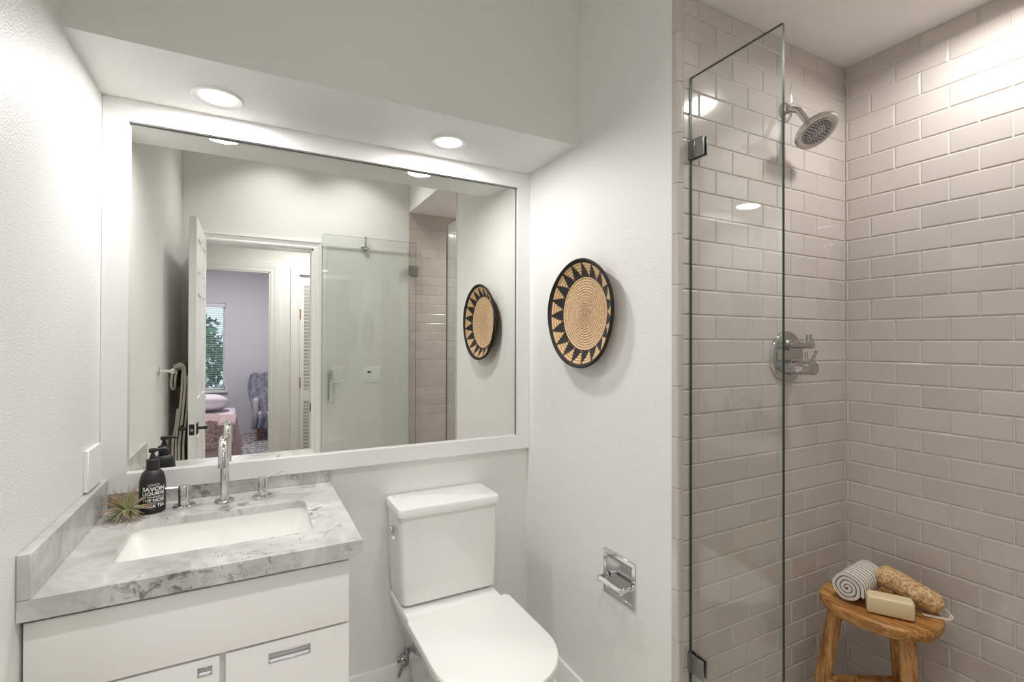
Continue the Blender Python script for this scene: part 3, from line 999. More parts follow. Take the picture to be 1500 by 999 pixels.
# air plant
M_AIR = mat('air plant leaf', srgb(120, 128, 84), 0.6)
at = N(M_AIR, 'ShaderNodeAttribute'); at.attribute_name = 'along'
cA = ramp(M_AIR, at.outputs['Fac'], [(0.0, srgb(150, 158, 112)), (0.45, srgb(150, 140, 104)), (0.75, srgb(160, 104, 92)), (1.0, srgb(130, 66, 66))])
cB = ramp(M_AIR, at.outputs['Fac'], [(0.0, srgb(160, 168, 124)), (0.5, srgb(142, 150, 106)), (1.0, srgb(176, 168, 132))])
ga = N(M_AIR, 'ShaderNodeNewGeometry')
L(M_AIR, mix(M_AIR, ramp(M_AIR, ga.outputs['Random Per Island'], [(0.42, (0, 0, 0, 1)), (0.5, (1, 1, 1, 1))]), cB, cA), B(M_AIR).inputs['Base Color'])
b = newbm()
lay = b.verts.layers.float.new('along')
AX, AY, AZ = -0.324, 1.812, CT + 0.034
rnd = random.Random(11)
for i in range(130):
    a = rnd.uniform(0, 2 * pi); el = rnd.uniform(-0.5, 1.25)
    ln = rnd.uniform(0.052, 0.080) * (1 if el > 0.1 else 0.85)
    d = Vector((cos(a) * cos(el), sin(a) * cos(el), sin(el)))
    # leaves stay off the wall corner
    side = frame_of(d)[0]
    bend = rnd.uniform(-0.3, 0.5)
    p0 = Vector((AX, AY, AZ - 0.006))
    if abs(((a - 0.55 + pi) % (2 * pi)) - pi) < 0.45 and el < 0.5:
        continue
    pts, rad = [], []
    for k in range(9):
        t = k / 8
        p = p0 + d * ln * t + side * bend * ln * t * t * 0.6 + Vector((0, 0, -0.25 * ln * t * t * (1.0 if el < 0.5 else 0.1)))
        p.z = max(p.z, CT + 0.003)
        p.x = max(p.x, XL + 0.027); p.y = min(p.y, 1.949)
        pts.append(p); rad.append(max(0.00035, 0.0029 * (1 - t) ** 0.75))
    st = len(b.verts)
    tube(b, pts, rad, 5)
    b.verts.ensure_lookup_table()
    for q in range(st, len(b.verts)):
        b.verts[q][lay] = min(8, (q - st) // 5) / 8
tag(obj('air_plant', b, M_AIR, smooth=True, base=(AX, AY, CT + 0.002)), 'spiky green and pink air plant on the worktop beside the soap bottle', 'plant')

# plate on the left wall
def wallplate(name, label, axis, c, w, h, gangs, t=0.006, kind='switch'):
    """axis 'x+': stands on the left wall; 'y+': on the front wall facing +y"""
    o = thing(name, label, 'wall plate', c)
    cx, cy_, cz = c
    def bx(bm, u0, u1, z0, z1, d0, d1, mi=0, bev=0.0008):
        if axis == 'x+':
            box(bm, cx + d0, cx + d1, cy_ + u0, cy_ + u1, cz + z0, cz + z1, mi, bev, 1)
        else:
            box(bm, cx + u0, cx + u1, cy_ + d0, cy_ + d1, cz + z0, cz + z1, mi, bev, 1)
    b = newbm(); bx(b, -w / 2, w / 2, 0, h, 0, t, 0, 0.0018)
    obj('plate', b, M_PLATE, o)
    for gx, kind in gangs:
        if kind == 'rocker':
            b = newbm(); bx(b, gx - 0.0165, gx + 0.0165, h / 2 - 0.033, h / 2 + 0.033, t, t + 0.003)
            obj('rocker', b, M_PLATE, o)
        elif kind == 'thermo':
            b = newbm(); bx(b, gx - 0.018, gx + 0.018, h / 2 - 0.035, h / 2 + 0.035, t, t + 0.005)
            p = obj('control_unit', b, M_PLATE, o)
            b = newbm(); bx(b, gx - 0.013, gx + 0.013, h / 2 + 0.012, h / 2 + 0.028, t + 0.005, t + 0.006)
            obj('display', b, M_DISPLAY, p)
            b = newbm()
            if axis == 'y+':
                lathe(b, (cx + gx, cy_ + t + 0.005, cz + h / 2 - 0.012), (0, 1, 0), [(0, 0.010), (0.002, 0.009)], 24)
            obj('knob', b, M_PLATE, p)
    return o
wallplate('switch_plate', 'white wall plate on the left wall above the stone side splash', 'x+', (XL, 1.852, 0.957), 0.135, 0.118, [], 0.012)
wallplate('switch_plate', 'white wall plate behind the glass door handle in the mirror', 'y+', (0.566, YE, 1.075), 0.086, 0.115, [(0.0, 'rocker')])
wallplate('thermostat_plate', 'white wall plate with a small display and rocker seen through the open glass door', 'y+', (0.838, YE, 1.073), 0.130, 0.118, [(-0.028, 'thermo'), (0.03, 'rocker')])

# ================================================================== MIRROR
mi_ = thing('wall_mirror', 'wide rectangular wall mirror in a flat white frame above the sink and toilet', 'mirror', ((XL + XR) / 2, 1.96, 0.9045))
MX0, MX1, MZ0, MZ1 = -0.3492, 1.0636, 0.9638, 2.0876
b = newbm()
for q in ((XL + 0.001, XR - 0.001, MZ1, ZS - 0.001), (XL + 0.001, XR - 0.001, 0.9045, MZ0), (XL + 0.001, MX0, MZ0, MZ1), (MX1, XR - 0.001, MZ0, MZ1)):
    box(b, q[0], q[1], YF, YB - 0.001, q[2], q[3])
obj('mirror_frame', b, M_TRIM, mi_)
b = newbm(); box(b, MX0, MX1, YM - 0.0005, YB - 0.002, MZ0, MZ1)
obj('mirror_glass', b, M_MIRROR, mi_)
b = newbm()
for q in ((MX0, MX1, MZ1 - 0.0025, MZ1), (MX1 - 0.003, MX1, MZ0, MZ1)):
    box(b, q[0], q[1], YM - 0.004, YM - 0.0006, q[2], q[3])
obj('shadow_gap', b, M_MEDGE, mi_)['label'] = 'thin dark gap along the top and right mirror edge'

# ================================================================== TOILET
TX = 0.677
to = thing('toilet', 'white two-piece toilet with square tank and closed D-shaped lid', 'toilet', (TX, 1.55, 0))
TY0, TY1 = 1.778, 1.967
b = newbm()
def trr(x0, x1, y0, y1, z, r=0.022):
    return rr(x0, x1, y0, y1, r, z, 6)
loft(b, [trr(0.499, 0.868, TY0 + 0.010, TY1, 0.408, 0.02), trr(0.493, 0.874, TY0 + 0.004, TY1, 0.414), trr(0.486, 0.877, TY0, TY1, 0.50), trr(0.480, 0.878, TY0, TY1, 0.738)])
tank = obj('tank', b, M_PORC, to, smooth=True)
b = newbm()
x0, x1, y0, y1 = 0.473, 0.886, TY0 - 0.012, TY1 + 0.002
loft(b, [trr(x0 + 0.004, x1 - 0.004, y0 + 0.004, y1, 0.739), trr(x0, x1, y0, y1, 0.743), trr(x0, x1, y0, y1, 0.7665), trr(x0 + 0.0025, x1 - 0.0025, y0 + 0.0025, y1 - 0.0025, 0.7715), trr(x0 + 0.008, x1 - 0.008, y0 + 0.008, y1 - 0.008, 0.7735)])
obj('tank_lid', b, M_PORC, to, smooth=True)
b = newbm()
lathe(b, (0.481, 1.872, 0.672), (-1, 0, 0), [(0, 0.014), (0.004, 0.014), (0.006, 0.011), (0.014, 0.008)], 24)
tube(b, [(0.468, 1.872, 0.672), (0.466, 1.85, 0.670), (0.466, 1.812, 0.662)], [0.007, 0.0075, 0.006], 12)
obj('flush_lever', b, M_CHROME, to, smooth=True)
# bowl
def Dr(x0, x1, yb, yf, z, fr=None, br=0.02):
    hw = (x1 - x0) / 2
    fr = fr or hw
    return rr(x0, x1, yf, yb, (br, br, (hw, fr), (hw, fr)), z, 10)
b = newbm()
c = TX
loft(b, [Dr(c - 0.105, c + 0.105, 1.93, 1.28, 0.0, 0.10), Dr(c - 0.105, c + 0.105, 1.93, 1.275, 0.03, 0.10), Dr(c - 0.115, c + 0.115, 1.945, 1.27, 0.12, 0.12),
         Dr(c - 0.135, c + 0.135, 1.955, 1.245, 0.22, 0.15), Dr(c - 0.160, c + 0.160, 1.96, 1.215, 0.30, 0.18), Dr(c - 0.182, c + 0.182, 1.965, 1.195, 0.36, 0.195), Dr(c - 0.187, c + 0.187, 1.965, 1.187, 0.385, 0.2), Dr(c - 0.187, c + 0.187, 1.965, 1.187, 0.395, 0.2), Dr(c - 0.183, c + 0.183, 1.962, 1.191, 0.402, 0.2)])
obj('bowl', b, M_PORC, to, smooth=True)
def slab(bm, x0, x1, yb, yf, z0, z1, rd, fr):
    loft(bm, [Dr(x0 + rd, x1 - rd, yb - rd, yf + rd, z0, fr - rd), Dr(x0, x1, yb, yf, z0 + rd, fr), Dr(x0, x1, yb, yf, z1 - rd, fr), Dr(x0 + rd * .3, x1 - rd * .3, yb - rd * .3, yf + rd * .3, z1 - rd * .3, fr), Dr(x0 + rd, x1 - rd, yb - rd, yf + rd, z1, fr - rd)])
LXa, LXb = 0.471, 0.866
b = newbm(); slab(b, LXa + 0.003, LXb - 0.003, 1.66, 1.176, 0.4035, 0.4125, 0.002, 0.20); obj('seat_ring', b, M_SEAT, to, smooth=True)
b = newbm(); slab(b, LXa, LXb, 1.664, 1.172, 0.414, 0.433, 0.006, 0.20); obj('seat_lid', b, M_SEAT, to, smooth=True)
for hx in (c - 0.075, c + 0.075):
    b = newbm(); tube(b, [(hx - 0.02, 1.685, 0.412), (hx + 0.02, 1.685, 0.412)], 0.009, 14); obj('seat_hinge', b, M_SEAT, to, smooth=True)

# supply hose and stop valve
b = newbm()
tube(b, [(0.545, 1.945, 0.10), (0.528, 1.93, 0.085), (0.512, 1.90, 0.085), (0.510, 1.88, 0.11), (0.522, 1.872, 0.138), (0.538, 1.88, 0.135), (0.543, 1.895, 0.14), (0.545, 1.91, 0.18)], 0.007, 12)
hose = thing('supply_hose', 'braided steel water hose at the wall beside the toilet foot', 'hose', (0.54, 1.93, 0.08))
obj('hose', b, M_BRAID, hose, smooth=True)
b = newbm()
lathe(b, (0.545, 1.9618, 0.10), (0, -1, 0), [(0, 0.024), (0.003, 0.023), (0.004, 0.009), (0.030, 0.009), (0.030, 0.001)], 24)
tube(b, [(0.545, 1.94, 0.10), (0.545, 1.94, 0.075)], 0.008, 12)
obj('stop_valve', b, M_CHROME, hose, smooth=True)

# ================================================================== TISSUE HOLDER on the right wall
tp = thing('tissue_holder', 'recessed chrome toilet tissue holder without a roll on the right wall', 'tissue holder', (XR, 1.328, 0.494))
y0, y1, z0, z1 = 1.247, 1.411, 0.494, 0.650
b = newbm(); fx = XR - 0.004
fwid = 0.015
for q in ((y0, y1, z1 - fwid, z1), (y0, y1, z0, z0 + fwid), (y0, y0 + fwid, z0 + fwid, z1 - fwid), (y1 - fwid, y1, z0 + fwid, z1 - fwid)):
    box(b, fx, XR, q[0], q[1], q[2], q[3], 0, 0.0008, 1)
obj('face_frame', b, M_CHROME, tp)
# dished back inside the frame
b = newbm()
rings = []
for j, yy in enumerate((y0 + fwid, y0 + fwid + 0.001, (y0 + y1) / 2, y1 - fwid - 0.001, y1 - fwid)):
    row = []
    for k in range(13):
        a = pi * k / 12
        dep = (0.0 if j in (0, 4) else 0.0028)
        row.append((XR - 0.0032 + dep * (0.2 + 0.8 * sin(a)), yy, (z0 + z1) / 2 + (z1 - z0 - 2 * fwid) / 2 * cos(a)))
    rings.append(row)
loft(b, rings, False, False, 0, True, closed=False)
obj('recess', b, mat('polished chrome dish', (0.55, 0.55, 0.57, 1), 0.08, 1.0), tp)
rx, rz = XR - 0.042, 0.558
for yy in (y0 + 0.024, y1 - 0.024):
    b = newbm()
    tube(b, [(XR - 0.003, yy, rz + 0.004), (XR - 0.02, yy, rz + 0.002), (rx, yy, rz)], [0.010, 0.0085, 0.010], 14)
    lathe(b, (rx, yy - 0.006, rz), (0, 1, 0), [(0, 0.009), (0.002, 0.011), (0.010, 0.011), (0.012, 0.009)], 20)
    obj('arm', b, M_CHROME, tp, smooth=True)
b = newbm()
tube(b, [(rx, y0 + 0.028, rz), (rx, (y0 + y1) / 2 - 0.004, rz)], 0.0072, 20)
tube(b, [(rx, (y0 + y1) / 2 - 0.004, rz), (rx, y1 - 0.028, rz)], 0.0085, 20)
obj('roller', b, mat('satin white roller', srgb(226, 224, 220), 0.15, 0.3), tp, smooth=True)

# ================================================================== BASKET
M_BASKET = mat('coiled straw with black points', srgb(205, 170, 125), 0.8)
def _basket(m):
    v = coords(m)
    s = N(m, 'ShaderNodeSeparateXYZ'); L(m, v, s.inputs[0])
    y, z = s.outputs[1], s.outputs[2]
    r = mth(m, 'SQRT', mth(m, 'ADD', mth(m, 'MULTIPLY', y, y), mth(m, 'MULTIPLY', z, z)))
    th = mth(m, 'ARCTAN2', z, y)
    NT = 19
    fr = mth(m, 'FRACT', mth(m, 'MULTIPLY', mth(m, 'ADD', th, pi), NT / (2 * pi)))
    tri = mth(m, 'MULTIPLY', mth(m, 'ABSOLUTE', mth(m, 'SUBTRACT', fr, 0.5)), 2.0)
    coil = 0.0100
    rq = mth(m, 'MULTIPLY', mth(m, 'FLOOR', mth(m, 'DIVIDE', r, coil)), coil)      # points step from coil to coil
    t = mth(m, 'DIVIDE', mth(m, 'SUBTRACT', rq, 0.136), 0.052)
    inside = mth(m, 'LESS_THAN', tri, mth(m, 'SUBTRACT', 1.02, t))
    band = mth(m, 'MULTIPLY', mth(m, 'GREATER_THAN', r, 0.1375), 1.0)
    blk = mth(m, 'MULTIPLY', inside, band)
    blk = mth(m, 'MAXIMUM', blk, mth(m, 'GREATER_THAN', r, 0.1905))
    n1 = noise(m, v, 140, 3, 0.7)
    straw = ramp(m, n1, [(0.33, srgb(198, 154, 110)), (0.5, srgb(226, 190, 148)), (0.68, srgb(242, 216, 180))])
    straw = mix(m, mth(m, 'MULTIPLY', band, 0.45), straw, srgb(226, 186, 132))
    ringl = mth(m, 'POWER', mth(m, 'ABSOLUTE', mth(m, 'COSINE', mth(m, 'MULTIPLY', r, pi / coil))), 5.0)
    straw = mix(m, mth(m, 'MULTIPLY', ringl, 0.6), straw, srgb(120, 80, 48))
    L(m, mix(m, blk, straw, srgb(30, 27, 26)), B(m).inputs['Base Color'])
    stitch = mth(m, 'SINE', mth(m, 'MULTIPLY', th, 190))
    h = mth(m, 'ADD', mth(m, 'ABSOLUTE', mth(m, 'SINE', mth(m, 'MULTIPLY', r, pi / coil))), mth(m, 'MULTIPLY', stitch, 0.16))
    h = mth(m, 'ADD', h, mth(m, 'MULTIPLY', n1, 0.5))
    bump(m, h, 0.9, 0.0022)
_basket(M_BASKET)
BKY, BKZ = 1.513, 1.494
b = newbm()
prof = [(0.002, 0.001), (0.002, 0.02)]
inner_p = [(0.012, 0.0), (0.012, 0.06), (0.013, 0.125), (0.017, 0.138), (0.028, 0.165), (0.040, 0.188), (0.044, 0.195)]
rimp = [(0.049, 0.197), (0.052, 0.201), (0.049, 0.2045), (0.044, 0.2055), (0.038, 0.203)]
outer_p = [(0.030, 0.187), (0.018, 0.166), (0.006, 0.140), (0.002, 0.125), (0.002, 0.0)]
wob = lambda a: 1 + 0.008 * sin(3 * a + 1) + 0.006 * sin(5 * a)
n = 96
rings = []
for t, r in inner_p + rimp + outer_p:
    rings.append([(XR - t, BKY + max(r, 1e-4) * wob(2 * pi * k / n) * cos(2 * pi * k / n), BKZ + max(r, 1e-4) * wob(2 * pi * k / n) * sin(2 * pi * k / n)) for k in range(n)])
loft(b, rings, True, True)
tag(obj('woven_basket', b, M_BASKET, smooth=True, base=(XR, BKY, BKZ)), 'round coiled straw basket with black zigzag points hung on the right wall', 'basket')

# ================================================================== SHOWER GLASS
def pane_box(bm, x0, x1, y0, y1, z0, z1, thin):
    box(bm, x0, x1, y0, y1, z0, z1)
    bm.faces.ensure_lookup_table()
    for f in bm.faces:
        f.normal_update()
        if abs(f.normal[thin]) < 0.5:
            f.material_index = 1
GT = 0.0095
sg = thing('shower_screen', 'fixed clear glass panel clamped to the tiled wall beside the shower head', 'shower screen', (XG, 0.92, 0.11))
b = newbm(); pane_box(b, XG - GT / 2, XG + GT / 2, 0.7686, YH - 0.003, 0.113, 2.1887, 0)
obj('glass_pane', b, [M_GLASS, M_GEDGE], sg)
def clamp(cz, parent):
    b = newbm()
    for s in (-1, 1):
        xa, xb = sorted((XG + s * GT / 2, XG + s * (GT / 2 + 0.006)))
        box(b, xa, xb, YH - 0.057, YH - 0.026, cz - 0.028, cz + 0.028, 0, 0.001, 1)
        box(b, xa, xb, YH - 0.025, YH - 0.001, cz - 0.028, cz + 0.028, 0, 0.001, 1)
    box(b, XG - 0.011, XG + 0.011, YH - 0.006, YH - 0.0004, cz - 0.028, cz + 0.028, 0, 0.001, 1)
    obj('glass_clamp', b, M_CLAMP, parent)
clamp(1.967, sg); clamp(0.425, sg)

DYG = 0.064
dg = thing('shower_door', 'clear glass shower door swung open against the entry wall, seen in the mirror', 'shower door', (0.82, DYG, 0.12))
b = newbm(); pane_box(b, 0.461, 1.172, DYG - GT / 2, DYG + GT / 2, 0.13, 2.1887, 1)
obj('glass_pane', b, [M_GLASS, M_GEDGE], dg)
for cz in (1.962, 0.43):
    b = newbm()
    for s in (-1, 1):
        ya, yb = sorted((DYG + s * GT / 2, DYG + s * (GT / 2 + 0.006)))
        box(b, 1.113, 1.172, ya, yb, cz - 0.04, cz + 0.04, 0, 0.001, 1)
    tube(b, [(1.176, DYG - 0.002, cz - 0.035), (1.176, DYG - 0.002, cz + 0.035)], 0.009, 16)
    box(b, 1.150, 1.200, YE + 0.0025, YE + 0.008, cz - 0.04, cz + 0.04, 0, 0.001, 1)
    box(b, 1.166, 1.186, YE + 0.007, DYG - 0.003, cz - 0.02, cz + 0.02, 0, 0.001, 1)
    obj('hinge', b, M_CLAMP, dg)
b = newbm()
hz0, hz1, hx = 0.945, 1.175, 0.518
for s, o_ in ((1, 0.045), (-1, 0.028)):
    yy = DYG + s * o_
    box(b, hx - 0.008, hx + 0.008, yy - 0.006, yy + 0.006, hz0, hz1, 0, 0.001, 1)
    for z in (hz0 + 0.012, hz1 - 0.012):
        ya, yb = sorted((DYG + s * GT / 2, yy))
        box(b, hx - 0.007, hx + 0.007, ya, yb, z - 0.007, z + 0.007, 0, 0.0005, 1)
obj('pull_handle', b, M_CHROME, dg)

# robe hook on the entry wall
b = newbm()
hkx, hkz = 0.772, 2.115
lathe(b, (hkx, YE, hkz), (0, 1, 0), [(0, 0.026), (0.005, 0.026), (0.008, 0.022), (0.010, 0.012), (0.02, 0.010)], 28)
tube(b, [(hkx, YE + 0.016, hkz), (hkx + 0.002, YE + 0.020, hkz + 0.03), (hkx + 0.008, YE + 0.022, hkz + 0.07), (hkx + 0.004, YE + 0.022, hkz + 0.088)], [0.008, 0.006, 0.006, 0.008], 12)
tube(b, [(hkx, YE + 0.016, hkz - 0.004), (hkx + 0.012, YE + 0.022, hkz - 0.01), (hkx + 0.03, YE + 0.024, hkz + 0.002)], [0.008, 0.0065, 0.008], 12)
tag(obj('robe_hook', b, M_NICKEL, smooth=True), 'small metal robe hook high on the entry wall above the glass door', 'hook')

# ================================================================== SHOWER HEAD AND VALVE
sx = 1.638
sh = thing('shower_sprayer', 'round satin nickel shower head on a short curved arm', 'shower head', (sx, YH, 2.19))
b = newbm()
lathe(b, (sx, YH, 2.19), (0, -1, 0), [(0, 0.033), (0.003, 0.033), (0.008, 0.028), (0.012, 0.016), (0.012, 0.011)], 36)
obj('flange', b, M_NICKEL, sh, smooth=True)
hn = Vector((-0.033, -0.565, -0.824)).normalized()
HC = Vector((1.642, 0.9587, 2.083))
back = HC - hn * 0.032
b = newbm()
tube(b, [(sx, YH - 0.008, 2.19), (sx, YH - 0.025, 2.189), (sx, YH - 0.048, 2.176), (sx + 0.001, back.y - hn.y * 0.03, back.z - hn.z * 0.03 + 0.002), back - hn * 0.012], [0.0105] * 5, 20)
lathe(b, back - hn * 0.018, hn, [(0, 0.012), (0.003, 0.016), (0.016, 0.016), (0.020, 0.013)], 24)
obj('arm', b, M_NICKEL, sh, smooth=True)
b = newbm()
lathe(b, back, hn, [(0, 0.013), (0.005, 0.020), (0.013, 0.048), (0.018, 0.062), (0.021, 0.065), (0.024, 0.065), (0.026, 0.0685), (0.033, 0.0685), (0.037, 0.065), (0.037, 0.060), (0.036, 0.051), (0.0345, 0.049)], 64)
body = obj('head', b, M_NICKEL, sh, smooth=True)
b = newbm()
fc = back + hn * 0.0346
lathe(b, fc, hn, [(0, 0.048), (0.002, 0.046), (0.0022, 0.026), (0.0010, 0.024), (0.0030, 0.018), (0.0030, 0.002)], 48)
u_, w_ = frame_of(hn)
for ring_r, cnt in ((0.042, 26), (0.036, 22), (0.029, 16), (0.019, 10), (0.009, 5)):
    for k in range(cnt):
        a = 2 * pi * k / cnt
        lathe(b, fc + (u_ * cos(a) + w_ * sin(a)) * ring_r + hn * 0.0015, hn, [(0, 0.0018), (0.003, 0.0014)], 6, 1)
obj('nozzle_plate', b, [M_STEEL, M_DARK], sh)

vz, vx = 1.338, 1.643
va = thing('shower_valve', 'round chrome shower valve plate with two lever knobs on the tiled wall', 'shower valve', (vx, YH, vz - 0.088))
b = newbm(); lathe(b, (vx, YH, vz), (0, -1, 0), [(0, 0.088), (0.004, 0.088), (0.008, 0.085), (0.010, 0.078), (0.010, 0.01)], 64)
obj('escutcheon', b, M_SHCHR, va, smooth=True)
for z, r, ln, kind in ((vz + 0.041, 0.0125, 0.085, 0), (vz - 0.037, 0.0225, 0.092, 1)):
    b = newbm()
    y = YH - 0.009
    if kind == 0:
        lathe(b, (vx, y, z), (0, -1, 0), [(0, 0.019), (0.012, 0.019), (0.014, r), (ln - 0.002, r), (ln, r - 0.002), (ln, 0.002)], 32)
        tube(b, [(vx, y - ln + 0.014, z + 0.010), (vx, y - ln + 0.014, z + 0.034)], 0.009, 16)
    else:
        lathe(b, (vx, y, z), (0, -1, 0), [(0, 0.027), (0.018, 0.027), (0.020, 0.024), (0.045, 0.024), (0.047, r), (ln - 0.002, r), (ln, r - 0.002), (ln, 0.002)], 32)
        tube(b, [(vx + 0.004, y - ln + 0.016, z + 0.020), (vx + 0.018, y - ln + 0.006, z + 0.058)], 0.0042, 12)
        tube(b, [(vx - 0.006, y - ln + 0.022, z + 0.018), (vx - 0.008, y - ln + 0.026, z + 0.055)], 0.0042, 12)
    obj('knob', b, M_SHCHR, va, smooth=True)

# ================================================================== STOOL AND BATH THINGS
SZ = 0.54
SCX, SCY = 1.806, 0.858
st = thing('wooden_stool', 'amber wooden stool with an oval seat in the corner of the shower', 'stool', (SCX, SCY, 0.03))
ROT = radians(10)
def seat_ring(z, k, jit=0.0):
    out = []
    for i in range(64):
        a = 2 * pi * i / 64
        ca, sa = cos(a), sin(a)
        p = 2.25
        x = 0.142 * k * math.copysign(abs(ca) ** (2 / p), ca)
        y = 0.163 * k * math.copysign(abs(sa) ** (2 / p), sa)
        q = 1 + jit * (sin(5 * a) * 0.6 + sin(9 * a + 1))
        out.append((SCX + (x * cos(ROT) - y * sin(ROT)) * q, SCY + (x * sin(ROT) + y * cos(ROT)) * q, z))
    return out
b = newbm()
loft(b, [seat_ring(SZ - 0.040, 0.90), seat_ring(SZ - 0.036, 0.955, 0.004), seat_ring(SZ - 0.024, 0.99, 0.006), seat_ring(SZ - 0.012, 1.0, 0.004), seat_ring(SZ - 0.004, 0.985), seat_ring(SZ, 0.95), seat_ring(SZ - 0.003, 0.6), seat_ring(SZ - 0.004, 0.2)])
obj('seat', b, M_WOODY, st, smooth=True)
def loc2(u, v):
    return Vector((SCX + u * cos(ROT) - v * sin(ROT), SCY + u * sin(ROT) + v * cos(ROT), 0))
def loc3(d, l):
    return Vector((SCX + d * 0.905 - l * 0.425, SCY + d * 0.425 + l * 0.905, 0))
foot = []
for (d0, l0), (d1, l1) in (((-0.02, 0.112), (-0.045, 0.185)), ((-0.085, -0.070), (-0.14, -0.088)), ((0.085, -0.045), (0.135, -0.072))):
    t, f = loc3(d0, l0), loc3(d1, l1)
    foot.append((t, f))
    b = newbm()
    tube(b, [Vector((f.x, f.y, 0.031)), (t + f) / 2 + Vector((0, 0, 0.27)), Vector((t.x, t.y, SZ - 0.030))], [0.0215, 0.0235, 0.0215], 20)
    obj('leg', b, M_WOODZ, st, smooth=True)
def at_h(i, z):
    t, f = foot[i]; k = (z - 0.03) / (SZ - 0.06)
    return Vector((f.x + (t.x - f.x) * k, f.y + (t.y - f.y) * k, z))
for i, j, z in ((0, 1, 0.250), (0, 2, 0.250), (1, 2, 0.258)):
    b = newbm(); tube(b, [at_h(i, z), at_h(j, z)], 0.0145, 14)
    obj('stretcher', b, M_WOODY, st, smooth=True)

# rolled towel
TR = 0.051
M_TSTR = striped('white towel with thin black stripes', 0, 0.0165, 0.0040, off=-0.0015)
tw0 = Vector((1.715, 0.905, SZ + TR - 0.001)); tw1 = Vector((1.878, 0.925, SZ + TR - 0.001))
ax = (tw1 - tw0).normalized(); tl_ = (tw1 - tw0).length
b = newbm()
turns, th_ = 3.6, 0.0115
outer_s, inner_s = [], []
ns = 150
for i in range(ns + 1):
    t = i / ns
    a = t * turns * 2 * pi
    r = 0.006 + (TR - 0.006) * t
    wv = 0.0012 * sin(a * 5) * t
    outer_s.append((a, r + wv)); inner_s.append((a, max(0.001, r - th_ * 0.82 + wv)))
ph = radians(200) - turns * 2 * pi
def spt(a, r, x):
    return (x, cos(a + ph) * r, sin(a + ph) * r)
cs = [spt(a, r, 0) for a, r in outer_s] + [spt(a, r, 0) for a, r in inner_s[::-1]]
rings = []
nl = 14
for k in range(nl + 1):
    x = tl_ * k / nl
    s = 1 - 0.02 * abs(2 * k / nl - 1) + 0.008 * sin(k * 1.7)
    rings.append([(x, p[1] * s, p[2] * s) for p in cs])
vs = [[b.verts.new(p) for p in r] for r in rings]
m_ = len(cs)
for a_, c_ in zip(vs[:-1], vs[1:]):
    for i in range(m_):
        j = (i + 1) % m_
        f = b.faces.new((a_[i], a_[j], c_[j], c_[i])); f.smooth = True
for r_, fl in ((vs[0], True), (vs[-1], False)):
    for i in range(ns):
        q = (r_[i], r_[i + 1], r_[m_ - 2 - i], r_[m_ - 1 - i])
        b.faces.new(q)
obj_t = obj('rolled_towel', b, M_TSTR, base=(0, 0, 0))
tag(obj_t, 'white rolled towel with thin black stripes on the stool', 'towel')
obj_t.location = tw0
obj_t.rotation_euler = (0, 0, atan2(ax.y, ax.x))

# soap bar
b = newbm()
box(b, -0.060, 0.060, -0.026, 0.026, 0, 0.054, 0, 0.007, 4)
so = obj('soap_bar', b, M_SOAP, smooth=True, base=(0, 0, 0))
tag(so, 'thick cream bar of soap on the stool in front of the striped towel', 'soap')
so.location = (1.765, 0.808, SZ + 0.0003)
so.rotation_euler = (0, 0, radians(-58))

# loofah
M_LOOF = mat('dry loofah fibre', srgb(222, 188, 138), 0.85)
L(M_LOOF, ramp(M_LOOF, noise(M_LOOF, coords(M_LOOF), 120, 3), [(0.35, srgb(196, 154, 102)), (0.6, srgb(242, 216, 170))]), B(M_LOOF).inputs['Base Color'])
b = newbm()
lr, ll = 0.034, 0.183
def cap_p(t, a, k=1.0):
    x = ll * t
    e_ = min(t, 1 - t) * ll
    r = lr * (1 - max(0, 1 - e_ / 0.03) ** 2.4) * (1 + 0.05 * sin(6 * t))
    r = max(r, 0.004) * (1 - 0.13 * max(0, cos(a - 1.45)) ** 24)
    return Vector((x, cos(a) * r * k, sin(a) * r * k + lr))
loft(b, [[cap_p(i / 26, 2 * pi * k / 28, 0.94) for k in range(28)] for i in range(27)])
rnd = random.Random(5)
for i in range(620):
    t, a = rnd.random(), rnd.uniform(0, 2 * pi)
    dt, da = rnd.gauss(0, 0.06), rnd.gauss(0, 0.55)
    pts = []
    for k in range(5):
        s = k / 4
        tt = min(0.995, max(0.005, t + dt * s + 0.01 * sin(5 * s + i)))
        p = cap_p(tt, a + da * s, 0.95 + 0.07 * sin(pi * s) + 0.01)
        p.z = max(p.z, 0.0012)
        pts.append(p)
    tube(b, pts, 0.0008, 4)
lo = thing('loofah', 'long straw-coloured loofah with a white cord leaning on the rolled towel', 'loofah', (1.842, 0.905, SZ + 0.0005))
lo_m = obj('loofah_body', b, M_LOOF, None, base=(0, 0, 0))
P0, P1 = Vector((1.836, 0.893, SZ + 0.056)), Vector((1.884, 0.742, SZ + 0.001))
dd = (P1 - P0).normalized()
side = dd.cross(Vector((0, 0, 1))).normalized()
upv = side.cross(dd)
mm = Matrix((dd, -side, upv)).transposed().to_4x4()
mm.translation = P0 - lo.location
lo_m.parent = lo
lo_m.matrix_basis = mm
b = newbm()
e0 = P0 + dd * (ll - 0.012) + upv * lr * 0.7
pts = []
for k in range(15):
    a = k / 14
    th2 = a * pi
    pts.append(Vector((1.845 + 0.085 * a + 0.004 * sin(3 * th2), 0.752 - 0.040 * sin(th2) ** 0.8 - 0.022 * a, SZ + 0.0025)))
pts[-1] = pts[-1] + Vector((0, 0, 0.008))
tube(b, pts, 0.0022, 8)
tube(b, [p + Vector((0.004, 0.006, 0.0006)) for p in pts], 0.0020, 8)
obj('cord', b, M_CORD, lo, smooth=True)

